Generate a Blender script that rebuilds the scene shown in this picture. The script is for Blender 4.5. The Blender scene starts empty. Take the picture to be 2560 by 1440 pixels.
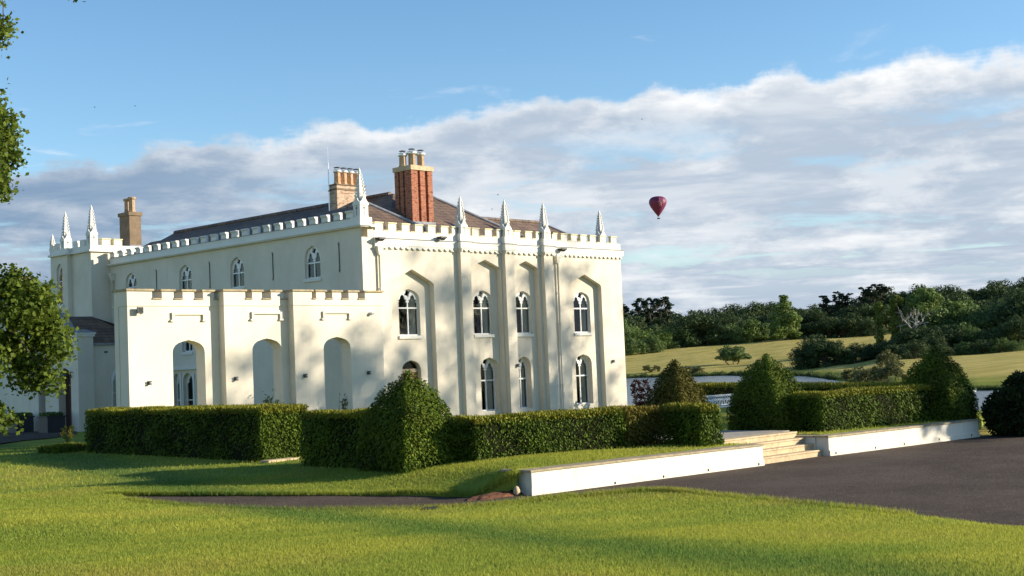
import bpy, bmesh, math, random
import numpy as np
from mathutils import Vector, Matrix
from mathutils.geometry import tessellate_polygon, delaunay_2d_cdt

# ------------------------------------------------------------------ camera
SC = bpy.context.scene
COL = SC.collection
EYE = np.array([0.0, 0.0, 2.75])            # metres above the tarmac drive
FPX, YAW, PITCH, ROLL = 3400.0, 0.7625059, 0.0581411, -0.0424217
_f = np.array([math.cos(YAW)*math.cos(PITCH), math.sin(YAW)*math.cos(PITCH), math.sin(PITCH)])
_r0 = np.array([math.sin(YAW), -math.cos(YAW), 0.0])
_u0 = np.cross(_r0, _f)
_r = _r0*math.cos(ROLL) + _u0*math.sin(ROLL)
_u = np.cross(_r, _f)
cam_data = bpy.data.cameras.new('camera')
cam = bpy.data.objects.new('camera', cam_data)
COL.objects.link(cam)
cam.matrix_world = Matrix(((_r[0], _u[0], -_f[0], EYE[0]), (_r[1], _u[1], -_f[1], EYE[1]),
                           (_r[2], _u[2], -_f[2], EYE[2]), (0, 0, 0, 1)))
cam_data.sensor_width = 36.0
cam_data.lens = FPX/2560*36.0
cam_data.clip_start = 0.1
cam_data.clip_end = 12000
SC.camera = cam

def ray(x, y): return _f + _r*(x-1280)/FPX - _u*(y-720)/FPX
def atz(x, y, z): d = ray(x, y); return EYE + d*(z-EYE[2])/d[2]
def aty(x, y, c): d = ray(x, y); return EYE + d*(c-EYE[1])/d[1]
def atx(x, y, c): d = ray(x, y); return EYE + d*(c-EYE[0])/d[0]
def hdir(x):                       # horizontal unit direction for a picture column
    d = ray(x, 900)[:2]; return d/np.linalg.norm(d)
def hor(x):                        # picture row of the horizon in that column
    a, b = ray(x, 0)[2], ray(x, 1440)[2]; return 1440*a/(a-b)
def colx(P):                       # picture column of a ground point
    d = np.array([P[0], P[1], 0.0]); return 1280+FPX*(d@_r)/(d@_f)

# ------------------------------------------------------------------ light
SUN_AZ, SUN_EL = math.radians(-46), math.radians(16.5)      # azimuth from +X
TOSUN = Vector((math.cos(SUN_AZ)*math.cos(SUN_EL), math.sin(SUN_AZ)*math.cos(SUN_EL), math.sin(SUN_EL)))
sun_d = bpy.data.lights.new('sun', 'SUN'); sun_d.energy = 4.6; sun_d.angle = math.radians(0.7)
sun_d.color = (1.0, 0.89, 0.70)
sun = bpy.data.objects.new('sun', sun_d); COL.objects.link(sun)
sun.rotation_euler = TOSUN.to_track_quat('Z', 'Y').to_euler()
sun.location = (40, -40, 40)

class NT:
    def __init__(s, tree): s.t = tree; tree.nodes.clear()
    def n(s, typ, ins=None, **kw):
        nd = s.t.nodes.new(typ)
        for k, v in kw.items(): setattr(nd, k, v)
        for k, v in (ins or {}).items(): s.set(nd.inputs[k], v)
        return nd
    def set(s, sock, v):
        if isinstance(v, bpy.types.NodeSocket): s.t.links.new(v, sock)
        elif isinstance(v, bpy.types.Node): s.t.links.new(v.outputs[0], sock)
        else:
            if sock.type == 'RGBA' and len(v) == 3: v = (*v, 1)
            sock.default_value = v
    def m(s, op, a, b=0.0, c=None, clamp=False):
        nd = s.t.nodes.new('ShaderNodeMath'); nd.operation = op; nd.use_clamp = clamp
        s.set(nd.inputs[0], a); s.set(nd.inputs[1], b)
        if c is not None: s.set(nd.inputs[2], c)
        return nd.outputs[0]
    def mix(s, f, a, b, blend='MIX'):
        nd = s.t.nodes.new('ShaderNodeMix'); nd.data_type = 'RGBA'; nd.blend_type = blend
        s.set(nd.inputs[0], f); s.set(nd.inputs[6], a); s.set(nd.inputs[7], b); return nd.outputs[2]
    def noise(s, vec, scale, detail=4, rough=.55, dist=0.0):
        nd = s.t.nodes.new('ShaderNodeTexNoise'); nd.inputs['Scale'].default_value = scale
        nd.inputs['Detail'].default_value = detail; nd.inputs['Roughness'].default_value = rough
        nd.inputs['Distortion'].default_value = dist
        if vec is not None: s.set(nd.inputs['Vector'], vec)
        return nd.outputs['Fac']
    def ss(s, v, a, b, lo=0.0, hi=1.0):          # smoothstep
        nd = s.t.nodes.new('ShaderNodeMapRange'); nd.interpolation_type = 'SMOOTHSTEP'
        s.set(nd.inputs[0], v)
        for i, q in zip((1, 2, 3, 4), (a, b, lo, hi)): nd.inputs[i].default_value = q
        return nd.outputs[0]

world = bpy.data.worlds.new('World'); SC.world = world; world.use_nodes = True
w = NT(world.node_tree)
sky = w.n('ShaderNodeTexSky', sky_type='NISHITA', sun_disc=False, sun_elevation=SUN_EL,
          sun_rotation=math.pi/2-SUN_AZ, air_density=1.0, dust_density=0.1, ozone_density=2.6, altitude=60)
tc = w.n('ShaderNodeTexCoord').outputs['Generated']
sep = w.n('ShaderNodeSeparateXYZ', {0: tc})
zz = w.m('ADD', w.m('MAXIMUM', sep.outputs[2], 0.0), 0.04)
px_ = w.m('DIVIDE', sep.outputs[0], zz); py_ = w.m('DIVIDE', sep.outputs[1], zz)
pv = w.n('ShaderNodeCombineXYZ', {0: px_, 1: py_, 2: 0.0}).outputs[0]
# one cloud deck whose straight near edge crosses the sky from left to right
EN = np.array([0.905, 0.425])
edge = w.m('SUBTRACT', w.m('ADD', w.m('MULTIPLY', px_, EN[0]), w.m('MULTIPLY', py_, EN[1])), 4.07)
n_big = w.noise(pv, 0.75, 2, .5); n_mid = w.noise(pv, 2.2, 6, .62, .15); n_fine = w.noise(pv, 5.5, 8, .65, .2)
n_puff = w.noise(tc, 15.0, 7, .58)
edge_n = w.m('ADD', w.m('ADD', edge, w.m('MULTIPLY', w.m('SUBTRACT', n_puff, .5), 1.1)), w.m('ADD', w.m('MULTIPLY', w.m('SUBTRACT', n_mid, .5), .45), w.m('MULTIPLY', w.m('SUBTRACT', n_fine, .5), .2)))
cover = w.ss(edge_n, -0.06, 0.16)
pv2 = w.n('ShaderNodeVectorMath', {0: pv, 1: (13.1, 4.7, 0)}, operation='ADD').outputs[0]
n2 = w.noise(pv2, 1.15, 7, .6, .3); n3 = w.noise(pv2, 0.45, 3, .5)
# thin places in the deck let the blue through, more so further in
holes = w.ss(w.m('ADD', n2, w.m('MULTIPLY', n3, .35)), 0.50, 0.66, 0.28, 1.0)
holes = w.m('MAXIMUM', holes, w.ss(sep.outputs[2], .10, .04))
deep = w.ss(edge, 0.25, 1.1)
dens = w.m('MULTIPLY', cover, w.m('ADD', w.m('SUBTRACT', 1.0, deep), w.m('MULTIPLY', deep, holes)))
n_body = w.noise(w.n('ShaderNodeMapping', {'Vector': tc, 'Scale': (1, 1, 2.6)}).outputs[0], 11.0, 7, .6)
lite = w.m('ADD', w.m('ADD', w.m('MULTIPLY', w.ss(n2, .45, .68), .45), w.m('MULTIPLY', w.ss(n_body, .48, .66), .5)), w.m('MULTIPLY', w.ss(edge_n, .36, .03), .55), clamp=True)
# the side of the deck that faces away from the sun is greyer
away = w.ss(w.m('SUBTRACT', py_, px_), -0.6, 2.6)
lite = w.m('MULTIPLY', lite, w.m('SUBTRACT', 1.0, w.m('MULTIPLY', away, .55)))
CLK = 8.0
c_dark = w.mix(away, (.35*CLK, .415*CLK, .50*CLK), (.175*CLK, .26*CLK, .375*CLK))
ccol = w.mix(lite, c_dark, (.70*CLK, .71*CLK, .72*CLK))
# a few faint wisps in the open blue
pv3 = w.n('ShaderNodeVectorMath', {0: pv, 1: (2.3, 8.15, 0)}, operation='ADD').outputs[0]
wis = w.m('MULTIPLY', w.ss(w.noise(pv3, 1.7, 5, .6, .4), .60, .74), .35)
skyc = w.n('ShaderNodeHueSaturation', {'Color': sky.outputs[0], 'Saturation': 1.12, 'Value': 1.16}).outputs[0]
base = w.mix(wis, skyc, (.75*CLK, .74*CLK, .78*CLK))
final = w.mix(dens, base, ccol)
bg = w.n('ShaderNodeBackground', {'Color': final, 'Strength': 0.088})
wo = w.n('ShaderNodeOutputWorld'); w.t.links.new(bg.outputs[0], wo.inputs[0])

SC.view_settings.view_transform = 'Standard'; SC.view_settings.look = 'None'
SC.view_settings.exposure = 1.0; SC.view_settings.gamma = 1.0
SC.view_settings.use_curve_mapping = False

# ------------------------------------------------------------------ helpers
rng = np.random.default_rng(7); random.seed(7)

def link(name, me, mat=None, parent=None):
    o = bpy.data.objects.new(name, me); COL.objects.link(o)
    if mat is not None and not me.materials: me.materials.append(mat)
    if parent is not None: o.parent = parent
    return o
def empty(name, loc=(0, 0, 0), rz=0.0):
    o = bpy.data.objects.new(name, None); COL.objects.link(o)
    o.location = loc; o.rotation_euler = (0, 0, rz); o.empty_display_size = .2
    return o
def tag(o, label=None, cat=None, group=None, kind=None):
    for k, v in (('label', label), ('category', cat), ('group', group), ('kind', kind)):
        if v: o[k] = v
    return o
def copy_tree(o, parent=None):
    c = o.copy(); COL.objects.link(c); c.parent = parent
    for ch in o.children:
        copy_tree(ch, c)
    return c

class MB:
    """collects shapes; build() links them as one mesh object"""
    def __init__(s): s.v = []; s.f = []
    def add(s, vs, fs):
        k = len(s.v); s.v.extend([tuple(float(q) for q in p) for p in vs]); s.f.extend([tuple(i+k for i in f) for f in fs]); return s
    def box(s, x0, x1, y0, y1, z0, z1):
        return s.add([(x0, y0, z0), (x1, y0, z0), (x1, y1, z0), (x0, y1, z0), (x0, y0, z1), (x1, y0, z1), (x1, y1, z1), (x0, y1, z1)],
                     [(0, 3, 2, 1), (4, 5, 6, 7), (0, 1, 5, 4), (1, 2, 6, 5), (2, 3, 7, 6), (3, 0, 4, 7)])
    def frus(s, cx, cy, z0, z1, a0, b0, a1, b1):      # rectangular frustum (half sizes)
        v = [(cx+i*a0, cy+j*b0, z0) for i, j in ((-1, -1), (1, -1), (1, 1), (-1, 1))]+[(cx+i*a1, cy+j*b1, z1) for i, j in ((-1, -1), (1, -1), (1, 1), (-1, 1))]
        return s.add(v, [(0, 3, 2, 1), (4, 5, 6, 7), (0, 1, 5, 4), (1, 2, 6, 5), (2, 3, 7, 6), (3, 0, 4, 7)])
    def lathe(s, prof, c=(0, 0, 0), n=16, rot=0.0):
        vs = []; fs = []
        for r, z in prof:
            for i in range(n):
                a = rot+2*math.pi*i/n; vs.append((c[0]+r*math.cos(a), c[1]+r*math.sin(a), c[2]+z))
        for j in range(len(prof)-1):
            for i in range(n):
                k = (i+1) % n; fs.append((j*n+i, j*n+k, (j+1)*n+k, (j+1)*n+i))
        fs.append(tuple(range(n-1, -1, -1))); fs.append(tuple((len(prof)-1)*n+i for i in range(n)))
        return s.add(vs, fs)
    def tube(s, pts, rad, n=8):
        pts = [Vector(p) for p in pts]; vs = []; fs = []
        if not hasattr(rad, '__len__'): rad = [rad]*len(pts)
        for i, p in enumerate(pts):
            t = (pts[min(i+1, len(pts)-1)]-pts[max(i-1, 0)]).normalized()
            a = t.cross(Vector((0, 0, 1)) if abs(t.z) < .9 else Vector((1, 0, 0))).normalized(); b = t.cross(a)
            for k in range(n):
                q = 2*math.pi*k/n; vs.append(p+(a*math.cos(q)+b*math.sin(q))*rad[i])
        for i in range(len(pts)-1):
            for k in range(n):
                m = (k+1) % n; fs.append((i*n+k, i*n+m, (i+1)*n+m, (i+1)*n+k))
        fs.append(tuple(range(n))); fs.append(tuple((len(pts)-1)*n+k for k in range(n-1, -1, -1)))
        return s.add(vs, fs)
    def plate(s, outer, holes, M, d0, d1=None, sides=True, hole_depth=None):
        """flat polygon (with holes) in (a, z); front at d0, optional back at d1; hole reveals"""
        loops = [outer]+list(holes); flat = [p for l in loops for p in l]
        tris = tessellate_polygon([[Vector((a, z, 0)) for a, z in l] for l in loops])
        k = len(s.v); s.v.extend([tuple(float(q) for q in M(a, z, d0)) for a, z in flat])
        def ccw(t):
            (ax, az), (bx, bz), (cx, cz) = (flat[i] for i in t); return (bx-ax)*(cz-az)-(cx-ax)*(bz-az) > 0
        for t in tris:
            t = t if ccw(t) else (t[0], t[2], t[1]); s.f.append(tuple(i+k for i in t))
        kb = None
        if d1 is not None:
            kb = len(s.v); s.v.extend([tuple(float(q) for q in M(a, z, d1)) for a, z in flat])
            for t in tris:
                t = t if ccw(t) else (t[0], t[2], t[1]); s.f.append(tuple(i+kb for i in reversed(t)))
        off = 0
        for li, l in enumerate(loops):
            n = len(l)
            if li == 0 and (d1 is None or not sides): off += n; continue
            dd = d1 if d1 is not None else (hole_depth[li-1] if hole_depth else None)
            if dd is None: off += n; continue
            area = sum(l[i][0]*l[(i+1) % n][1]-l[(i+1) % n][0]*l[i][1] for i in range(n))
            flip = (area > 0) == (li == 0)
            if kb is not None: ids = [kb+off+i for i in range(n)]
            else:
                q = len(s.v); s.v.extend([tuple(float(q_) for q_ in M(a, z, dd)) for a, z in l]); ids = [q+i for i in range(n)]
            for i in range(n):
                j = (i+1) % n; a, b, c, d = k+off+i, k+off+j, ids[j], ids[i]
                s.f.append((a, d, c, b) if flip else (a, b, c, d))
            off += n
        return s
    def mesh(s, name, smooth=False):
        me = bpy.data.meshes.new(name); me.from_pydata(s.v, [], s.f); me.update()
        if smooth:
            me.polygons.foreach_set('use_smooth', np.ones(len(me.polygons), bool))
        return me
    def build(s, name, mat, parent=None, smooth=False):
        return link(name, s.mesh(name, smooth), mat, parent)

def np_mesh(name, V, F, attrs=None):
    """fast mesh from numpy: V (n,3), F (m,k) constant k; attrs: name -> per-face float"""
    me = bpy.data.meshes.new(name); V = np.asarray(V, np.float32); F = np.asarray(F, np.int32)
    m, k = F.shape
    me.vertices.add(len(V)); me.vertices.foreach_set('co', V.ravel())
    me.loops.add(m*k); me.loops.foreach_set('vertex_index', F.ravel())
    me.polygons.add(m); me.polygons.foreach_set('loop_start', np.arange(0, m*k, k, dtype=np.int32))
    try: me.polygons.foreach_set('loop_total', np.full(m, k, np.int32))
    except Exception: pass
    for nm, arr in (attrs or {}).items():
        at = me.attributes.new(nm, 'FLOAT', 'FACE'); at.data.foreach_set('value', np.asarray(arr, np.float32))
    me.update(calc_edges=True)
    return me

# ------------------------------------------------------------------ materials
def mat(name, fn):
    m = bpy.data.materials.new(name); m.use_nodes = True; t = NT(m.node_tree)
    out = t.n('ShaderNodeOutputMaterial'); sh = fn(t); t.links = m.node_tree.links
    m.node_tree.links.new(sh if isinstance(sh, bpy.types.NodeSocket) else sh.outputs[0], out.inputs[0]); return m
def pbsdf(t, col, rough=.8, bump=None, bstr=.3, bdist=.02, spec=.3, metal=0.0):
    b = t.n('ShaderNodeBsdfPrincipled', {'Base Color': col, 'Roughness': rough, 'Metallic': metal, 'Specular IOR Level': spec})
    if bump is not None:
        bn = t.n('ShaderNodeBump', {'Height': bump, 'Strength': bstr, 'Distance': bdist}); t.set(b.inputs['Normal'], bn.outputs[0])
    return b
def objco(t): return t.n('ShaderNodeTexCoord').outputs['Object']
def geopos(t): return t.n('ShaderNodeNewGeometry').outputs['Position']
def wallco(t, src=None):         # (x+y, z) so that bricks and slates lie level on every upright face
    s_ = t.n('ShaderNodeSeparateXYZ', {0: src or geopos(t)})
    return t.n('ShaderNodeCombineXYZ', {0: t.m('ADD', s_.outputs[0], s_.outputs[1]), 1: s_.outputs[2], 2: 0.0}).outputs[0], s_

def f_stucco(c, var=.10, dirt=.5):
    def fn(t):
        p = geopos(t); wc, s_ = wallco(t, p)
        big = t.noise(p, .7, 4, .6); fine = t.noise(p, 9.0, 5, .6)
        st = t.n('ShaderNodeMapping', {'Vector': wc, 'Scale': (3.2, .22, 1)}).outputs[0]
        streak = t.ss(t.noise(st, 1.6, 6, .65), .52, .80)
        a = t.mix(t.ss(big, .3, .75), tuple(q*(1+var*.3) for q in c), tuple(q*(1-var) for q in c))
        a = t.mix(t.m('MULTIPLY', streak, dirt*.6), a, tuple(q*k for q, k in zip(c, (.62, .60, .55))))
        a = t.mix(t.m('MULTIPLY', t.ss(fine, .45, .7), .12), a, tuple(q*.8 for q in c))
        return pbsdf(t, a, .85, t.m('ADD', t.m('MULTIPLY', fine, .5), big), .18, .012, .2)
    return fn
M_stucco = mat('cream_stucco', f_stucco((.685, .62, .515)))
M_white = mat('white_paint', f_stucco((.72, .695, .64), .06, .35))
M_trim = mat('mossy_white_stone', f_stucco((.66, .60, .40), .10, .9))
M_frame = mat('window_paint', lambda t: pbsdf(t, (.74, .735, .71), .4))
M_garden_wall = mat('rendered_garden_wall', f_stucco((.72, .665, .565), .10, 1.0))
def f_stone(c, sc=6.0, c2=None):
    def fn(t):
        p = geopos(t); a = t.noise(p, sc, 6, .65); b = t.noise(p, sc*.25, 3, .5); g = t.noise(p, sc*7, 4, .7)
        col = t.mix(t.ss(a, .35, .7), c, c2 or tuple(q*.68 for q in c)); col = t.mix(t.m('MULTIPLY', t.ss(b, .45, .7), .6), col, tuple(q*.75 for q in c))
        return pbsdf(t, col, .85, t.m('ADD', a, t.m('MULTIPLY', g, .5)), .4, .012, .25)
    return fn
M_sand = mat('sandstone', f_stone((.56, .435, .275)))
M_cope = mat('weathered_coping_stone', f_stone((.40, .325, .205), 5, (.24, .20, .135)))
M_landing = mat('paving', f_stone((.40, .36, .30), 4))
def f_slate(c1, c2, c3):
    def fn(t):
        p = geopos(t); wc, s_ = wallco(t, p)
        mp = t.n('ShaderNodeMapping', {'Vector': wc, 'Scale': (1, 1.75, 1)}).outputs[0]
        br = t.n('ShaderNodeTexBrick', {'Vector': mp, 'Color1': c1, 'Color2': c2, 'Mortar': (.012, .012, .014), 'Scale': 1.0,
                 'Mortar Size': .012, 'Mortar Smooth': .2, 'Bias': 0.0, 'Brick Width': .38, 'Row Height': .26}, offset=.5)
        a = t.noise(p, 1.3, 4, .6); b = t.noise(p, 11, 5, .65)
        col = t.mix(t.ss(a, .42, .72), br.outputs[0], c3, 'MIX'); col = t.mix(.5, br.outputs[0], col)
        hgt = t.m('SUBTRACT', t.m('ADD', t.m('MULTIPLY', b, .5), a), t.m('MULTIPLY', br.outputs[1], 1.0))
        return pbsdf(t, col, .62, hgt, .8, .04, .35)
    return fn
M_slate = mat('roof_slate', f_slate((.175, .115, .083), (.105, .072, .056), (.215, .15, .105)))
def f_brick(c1, c2, mort, wd=.235, hh=.075):
    def fn(t):
        p = geopos(t); wc, s_ = wallco(t, p)
        br = t.n('ShaderNodeTexBrick', {'Vector': wc, 'Color1': c1, 'Color2': c2, 'Mortar': mort, 'Scale': 1.0, 'Mortar Size': .009,
                 'Mortar Smooth': .15, 'Bias': -.2, 'Brick Width': wd, 'Row Height': hh}, offset=.5)
        a = t.noise(p, 7, 4, .6); vor = t.noise(t.n('ShaderNodeMapping', {'Vector': wc, 'Scale': (4.2, 13, 1)}).outputs[0], 1.0, 1, .4)
        col = t.mix(t.m('MULTIPLY', t.ss(vor, .55, .68), .75), br.outputs[0], tuple(q*.32 for q in c1))
        col = t.mix(t.m('MULTIPLY', t.ss(a, .5, .8), .4), col, mort)
        return pbsdf(t, col, .85, t.m('SUBTRACT', a, t.m('MULTIPLY', br.outputs[1], 2.0)), .7, .012)
    return fn
M_brick = mat('red_brick', f_brick((.30, .085, .045), (.40, .135, .07), (.36, .25, .17)))
M_brick2 = mat('mixed_pink_brick', f_brick((.42, .27, .19), (.60, .44, .31), (.55, .47, .36)))
M_render_brown = mat('brown_render', f_stone((.215, .155, .10), 3))
M_pot = mat('buff_clay', f_stone((.44, .315, .19), 7, (.34, .22, .13)))
M_pot2 = mat('terracotta_clay', f_stone((.60, .40, .24), 7, (.40, .17, .06)))
M_metal = mat('galvanised_steel', lambda t: pbsdf(t, (.78, .79, .80), .35, metal=.7))
M_lead = mat('lead_flashing', f_stone((.30, .31, .34), 5))
M_dark = mat('dark_metal', lambda t: pbsdf(t, (.02, .021, .024), .5))
M_grey = mat('grey_iron', lambda t: pbsdf(t, (.10, .10, .105), .6))
M_pipe = mat('painted_pipe', lambda t: pbsdf(t, (.70, .67, .58), .5))
def f_wood(c):
    def fn(t):
        p = objco(t); mp = t.n('ShaderNodeMapping', {'Vector': p, 'Scale': (14, 14, 1.2)}).outputs[0]; a = t.noise(mp, 1.0, 5, .6, .4)
        return pbsdf(t, t.mix(a, c, tuple(q*.5 for q in c)), .5, a, .2)
    return fn
M_oak = mat('oiled_oak', f_wood((.42, .20, .07)))
M_doorb = mat('dark_oak', f_wood((.075, .030, .018)))
M_planter = mat('painted_planter', f_wood((.045, .047, .055)))
def f_glass(t):
    fr = t.n('ShaderNodeFresnel', {'IOR': 1.42}); n_ = t.noise(objco(t), 1.3, 2)
    bn = t.n('ShaderNodeBump', {'Height': n_, 'Strength': .06, 'Distance': .05})
    gl = t.n('ShaderNodeBsdfGlossy', {'Color': (.9, .93, .95), 'Roughness': .02, 'Normal': bn.outputs[0]}); tr = t.n('ShaderNodeBsdfTransparent', {'Color': (.86, .88, .87)})
    return t.n('ShaderNodeMixShader', {0: fr.outputs[0], 1: tr, 2: gl})
M_glass = mat('window_glass', f_glass)
M_curtain = mat('curtain_fabric', lambda t: pbsdf(t, (.66, .58, .48), .9))
M_blind = mat('grey_blind', lambda t: pbsdf(t, (.26, .25, .24), .9))
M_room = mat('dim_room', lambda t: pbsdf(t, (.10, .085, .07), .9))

def f_asphalt(t):
    p = geopos(t); a = t.noise(p, 22, 6, .8); b = t.noise(p, .35, 5, .65); c = t.noise(p, 2.6, 7, .75)
    col = t.mix(t.ss(b, .35, .7), (.062, .044, .034), (.100, .074, .057)); col = t.mix(t.m('MULTIPLY', t.ss(c, .5, .75), .55), col, (.145, .108, .083))
    col = t.mix(t.m('MULTIPLY', t.ss(a, .52, .66), .7), col, (.25, .205, .165))
    return pbsdf(t, col, .88, t.m('ADD', a, t.m('MULTIPLY', c, .6)), 1.0, .05, .15)
M_asphalt = mat('tarmac', f_asphalt)
def f_soil(t):
    p = geopos(t); a = t.noise(p, 7, 6, .7); b = t.noise(p, 30, 4, .6)
    return pbsdf(t, t.mix(t.ss(a, .35, .65), (.22, .085, .042), (.13, .058, .03)), .95, t.m('ADD', a, t.m('MULTIPLY', b, .4)), 1.0, .06)
M_soil = mat('red_soil', f_soil)
def lawn_cols(t, p):
    mp = t.n('ShaderNodeMapping', {'Vector': p, 'Rotation': (0, 0, math.radians(-28)), 'Scale': (.10, .55, 1)}).outputs[0]
    a = t.noise(mp, 1.0, 5, .6, .3); b = t.noise(p, .16, 3, .5); c = t.noise(p, 5, 5, .7)
    col = t.mix(t.ss(a, .38, .66), (.335, .345, .052), (.24, .29, .045)); col = t.mix(t.m('MULTIPLY', t.ss(b, .5, .66), .55), col, (.15, .235, .035))
    dry = t.ss(t.noise(p, .21, 4, .6, .4), .52, .70); col = t.mix(t.m('MULTIPLY', dry, .5), col, (.34, .28, .075))
    # soft shadow slanting across the slope, painted into the grass as darker, bluer green
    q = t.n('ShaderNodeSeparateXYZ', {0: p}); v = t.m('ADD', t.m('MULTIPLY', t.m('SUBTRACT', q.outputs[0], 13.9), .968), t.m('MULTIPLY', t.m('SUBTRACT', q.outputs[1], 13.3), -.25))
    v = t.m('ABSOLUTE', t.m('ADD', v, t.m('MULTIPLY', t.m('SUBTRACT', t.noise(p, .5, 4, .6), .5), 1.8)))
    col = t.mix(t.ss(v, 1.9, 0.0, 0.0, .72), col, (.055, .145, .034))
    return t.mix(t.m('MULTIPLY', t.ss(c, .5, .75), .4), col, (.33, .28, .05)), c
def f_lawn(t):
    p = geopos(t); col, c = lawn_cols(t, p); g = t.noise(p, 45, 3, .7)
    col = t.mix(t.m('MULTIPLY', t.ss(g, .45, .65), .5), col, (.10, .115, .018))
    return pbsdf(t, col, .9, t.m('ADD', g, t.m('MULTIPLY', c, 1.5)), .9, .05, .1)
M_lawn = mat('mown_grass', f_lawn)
def leafy(t, col, trans=.35, rough=.6):
    d = t.n('ShaderNodeBsdfPrincipled', {'Base Color': col, 'Roughness': rough, 'Specular IOR Level': .10})
    tr = t.n('ShaderNodeBsdfTranslucent', {'Color': col})
    return t.n('ShaderNodeMixShader', {0: trans, 1: d, 2: tr})
def attr(t, n_): return t.n('ShaderNodeAttribute', attribute_name=n_).outputs['Fac']
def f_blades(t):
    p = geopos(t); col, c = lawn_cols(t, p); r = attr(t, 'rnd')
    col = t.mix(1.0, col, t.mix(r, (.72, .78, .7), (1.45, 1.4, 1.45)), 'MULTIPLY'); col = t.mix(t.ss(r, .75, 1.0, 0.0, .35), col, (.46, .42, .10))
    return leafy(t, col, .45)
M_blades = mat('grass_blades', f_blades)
def f_leaf(dark, light, tip=None, tr=.3):
    def fn(t):
        r = attr(t, 'rnd'); p = geopos(t); a = t.noise(p, .9, 3, .6)
        col = t.mix(t.m('MULTIPLY', t.m('ADD', r, t.ss(a, .3, .7)), .5), dark, light)
        if tip: col = t.mix(attr(t, 'tip'), col, tip)
        return leafy(t, col, tr)
    return fn
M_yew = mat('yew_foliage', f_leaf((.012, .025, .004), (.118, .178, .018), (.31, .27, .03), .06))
M_yew_dry = mat('browned_yew_foliage', f_leaf((.016, .020, .005), (.15, .138, .024), (.26, .19, .03), .06))
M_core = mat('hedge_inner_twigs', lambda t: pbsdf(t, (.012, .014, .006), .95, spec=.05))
M_oakleaf = mat('oak_leaves', f_leaf((.042, .075, .010), (.165, .215, .032), None, .35))
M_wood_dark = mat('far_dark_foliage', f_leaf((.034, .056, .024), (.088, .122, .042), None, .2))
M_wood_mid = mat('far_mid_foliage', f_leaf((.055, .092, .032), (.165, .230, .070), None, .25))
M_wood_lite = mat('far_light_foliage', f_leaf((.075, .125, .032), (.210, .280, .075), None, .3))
M_pine = mat('far_pine_needles', f_leaf((.014, .028, .016), (.030, .048, .024), None, .1))
M_willow = mat('scrub_leaves', f_leaf((.075, .085, .030), (.17, .165, .065), None, .3))
M_ivy = mat('ivy_leaves', f_leaf((.09, .12, .022), (.25, .27, .055), None, .3))
M_redleaf = mat('purple_leaves', f_leaf((.035, .014, .016), (.085, .032, .030), None, .3))
M_reed = mat('reed_leaves', f_leaf((.050, .078, .024), (.11, .135, .045), None, .35))
M_bark = mat('bark', f_stone((.10, .075, .05), 5))
M_deadwood = mat('bleached_dead_wood', f_stone((.40, .36, .32), 5))

# ------------------------------------------------------------------ ground shapes
WALL_A, WALL_B = np.array([21.38, 20.08]), np.array([29.47, 19.57])      # garden wall, left length
WALL_C, WALL_D = np.array([32.60, 19.53]), np.array([40.50, 18.96])      # garden wall, right length
path_far = [atz(272, 1237.4, .275), atz(450, 1238, .22), atz(600, 1238, .17), atz(900, 1238, .08), atz(1180, 1238, .03)]
path_near = [atz(320, 1249, .255), atz(450, 1264, .2), atz(700, 1275, .12), atz(900, 1275, .08), atz(1100, 1271, .04), atz(1280, 1257, .03),
             atz(1450, 1240, .02), atz(1560, 1231, .02), atz(1640, 1227, .02)]
lawn_right = [atz(1720, 1230, .02), atz(1900, 1248, .02), atz(2150, 1273, .02), atz(2400, 1302, .02), atz(2560, 1319, .02)]
# control heights of the grass
ctrl = [(*p[:2], p[2]+.03) for p in path_far]+[(*p[:2], p[2]+.005) for p in path_near+lawn_right]
ctrl += [(20, 5, .05), (19.5, 0, .05), (19, -10, .05), (19, -30, .05)]
for x, y, z in [(655, 1155, .50), (757, 1163, .47), (990, 1172, .45), (200, 1133, .60), (0, 1237, .30), (0, 1180, .50), (0, 1120, .62), (120, 1300, .5)]:
    ctrl.append(tuple(atz(x, y, z)))
ctrl += [(0, 0, 1.1), (5, 5, .95), (10.6, 10.6, .56), (14.5, 6, .45), (5, 14, .66), (10, 19, .42), (2, 25, .62), (-10, 10, 1.05), (8, -10, .9),
         (-20, -20, 1.2), (5, 40, .55), (-10, 40, .7), (-20, 70, .8), (20, 75, .7), (16, 14, .24), (13, 17, .36)]
for t_ in (0, .33, .66, 1): ctrl.append((*(WALL_A+(WALL_B-WALL_A)*t_+np.array([.03, .4])), .53)); ctrl.append((*(WALL_C+(WALL_D-WALL_C)*t_+np.array([.03, .4])), .53))
ctrl += [(25, 26, .56), (30, 25, .58), (35, 30, .61), (45, 30, .5), (30, 36, .63), (40, 38, .64), (50, 38, .6), (52, 45, .5), (31, 56, .68), (25, 50, .66),
         (28, 43, .65), (42, 20.5, .35), (44, 25, .35), (60, 45, .1), (50, 60, .4), (60, 80, .2), (24, 35, .6), (21.5, 21.5, .47), (21.2, 22.4, .43)]
CT = np.array(ctrl)
_A = -np.linalg.norm(CT[:, None, :2]-CT[None, :, :2], axis=2)
_K = np.block([[_A, np.ones((len(CT), 1)), CT[:, :2]], [np.ones((1, len(CT))), np.zeros((1, 3))], [CT[:, :2].T, np.zeros((2, 3))]])
_K[:len(CT), :len(CT)] -= np.eye(len(CT))*.15
_W = np.linalg.solve(_K, np.concatenate([CT[:, 2], np.zeros(3)]))
def lawn_z(P):
    P = np.atleast_2d(P)[:, :2]; out = np.zeros(len(P))
    for i in range(0, len(P), 60000):
        q = P[i:i+60000]; d = -np.linalg.norm(q[:, None]-CT[None, :, :2], axis=2)
        out[i:i+60000] = d@_W[:len(CT)]+_W[len(CT)]+q@_W[len(CT)+1:]
    return out
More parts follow.
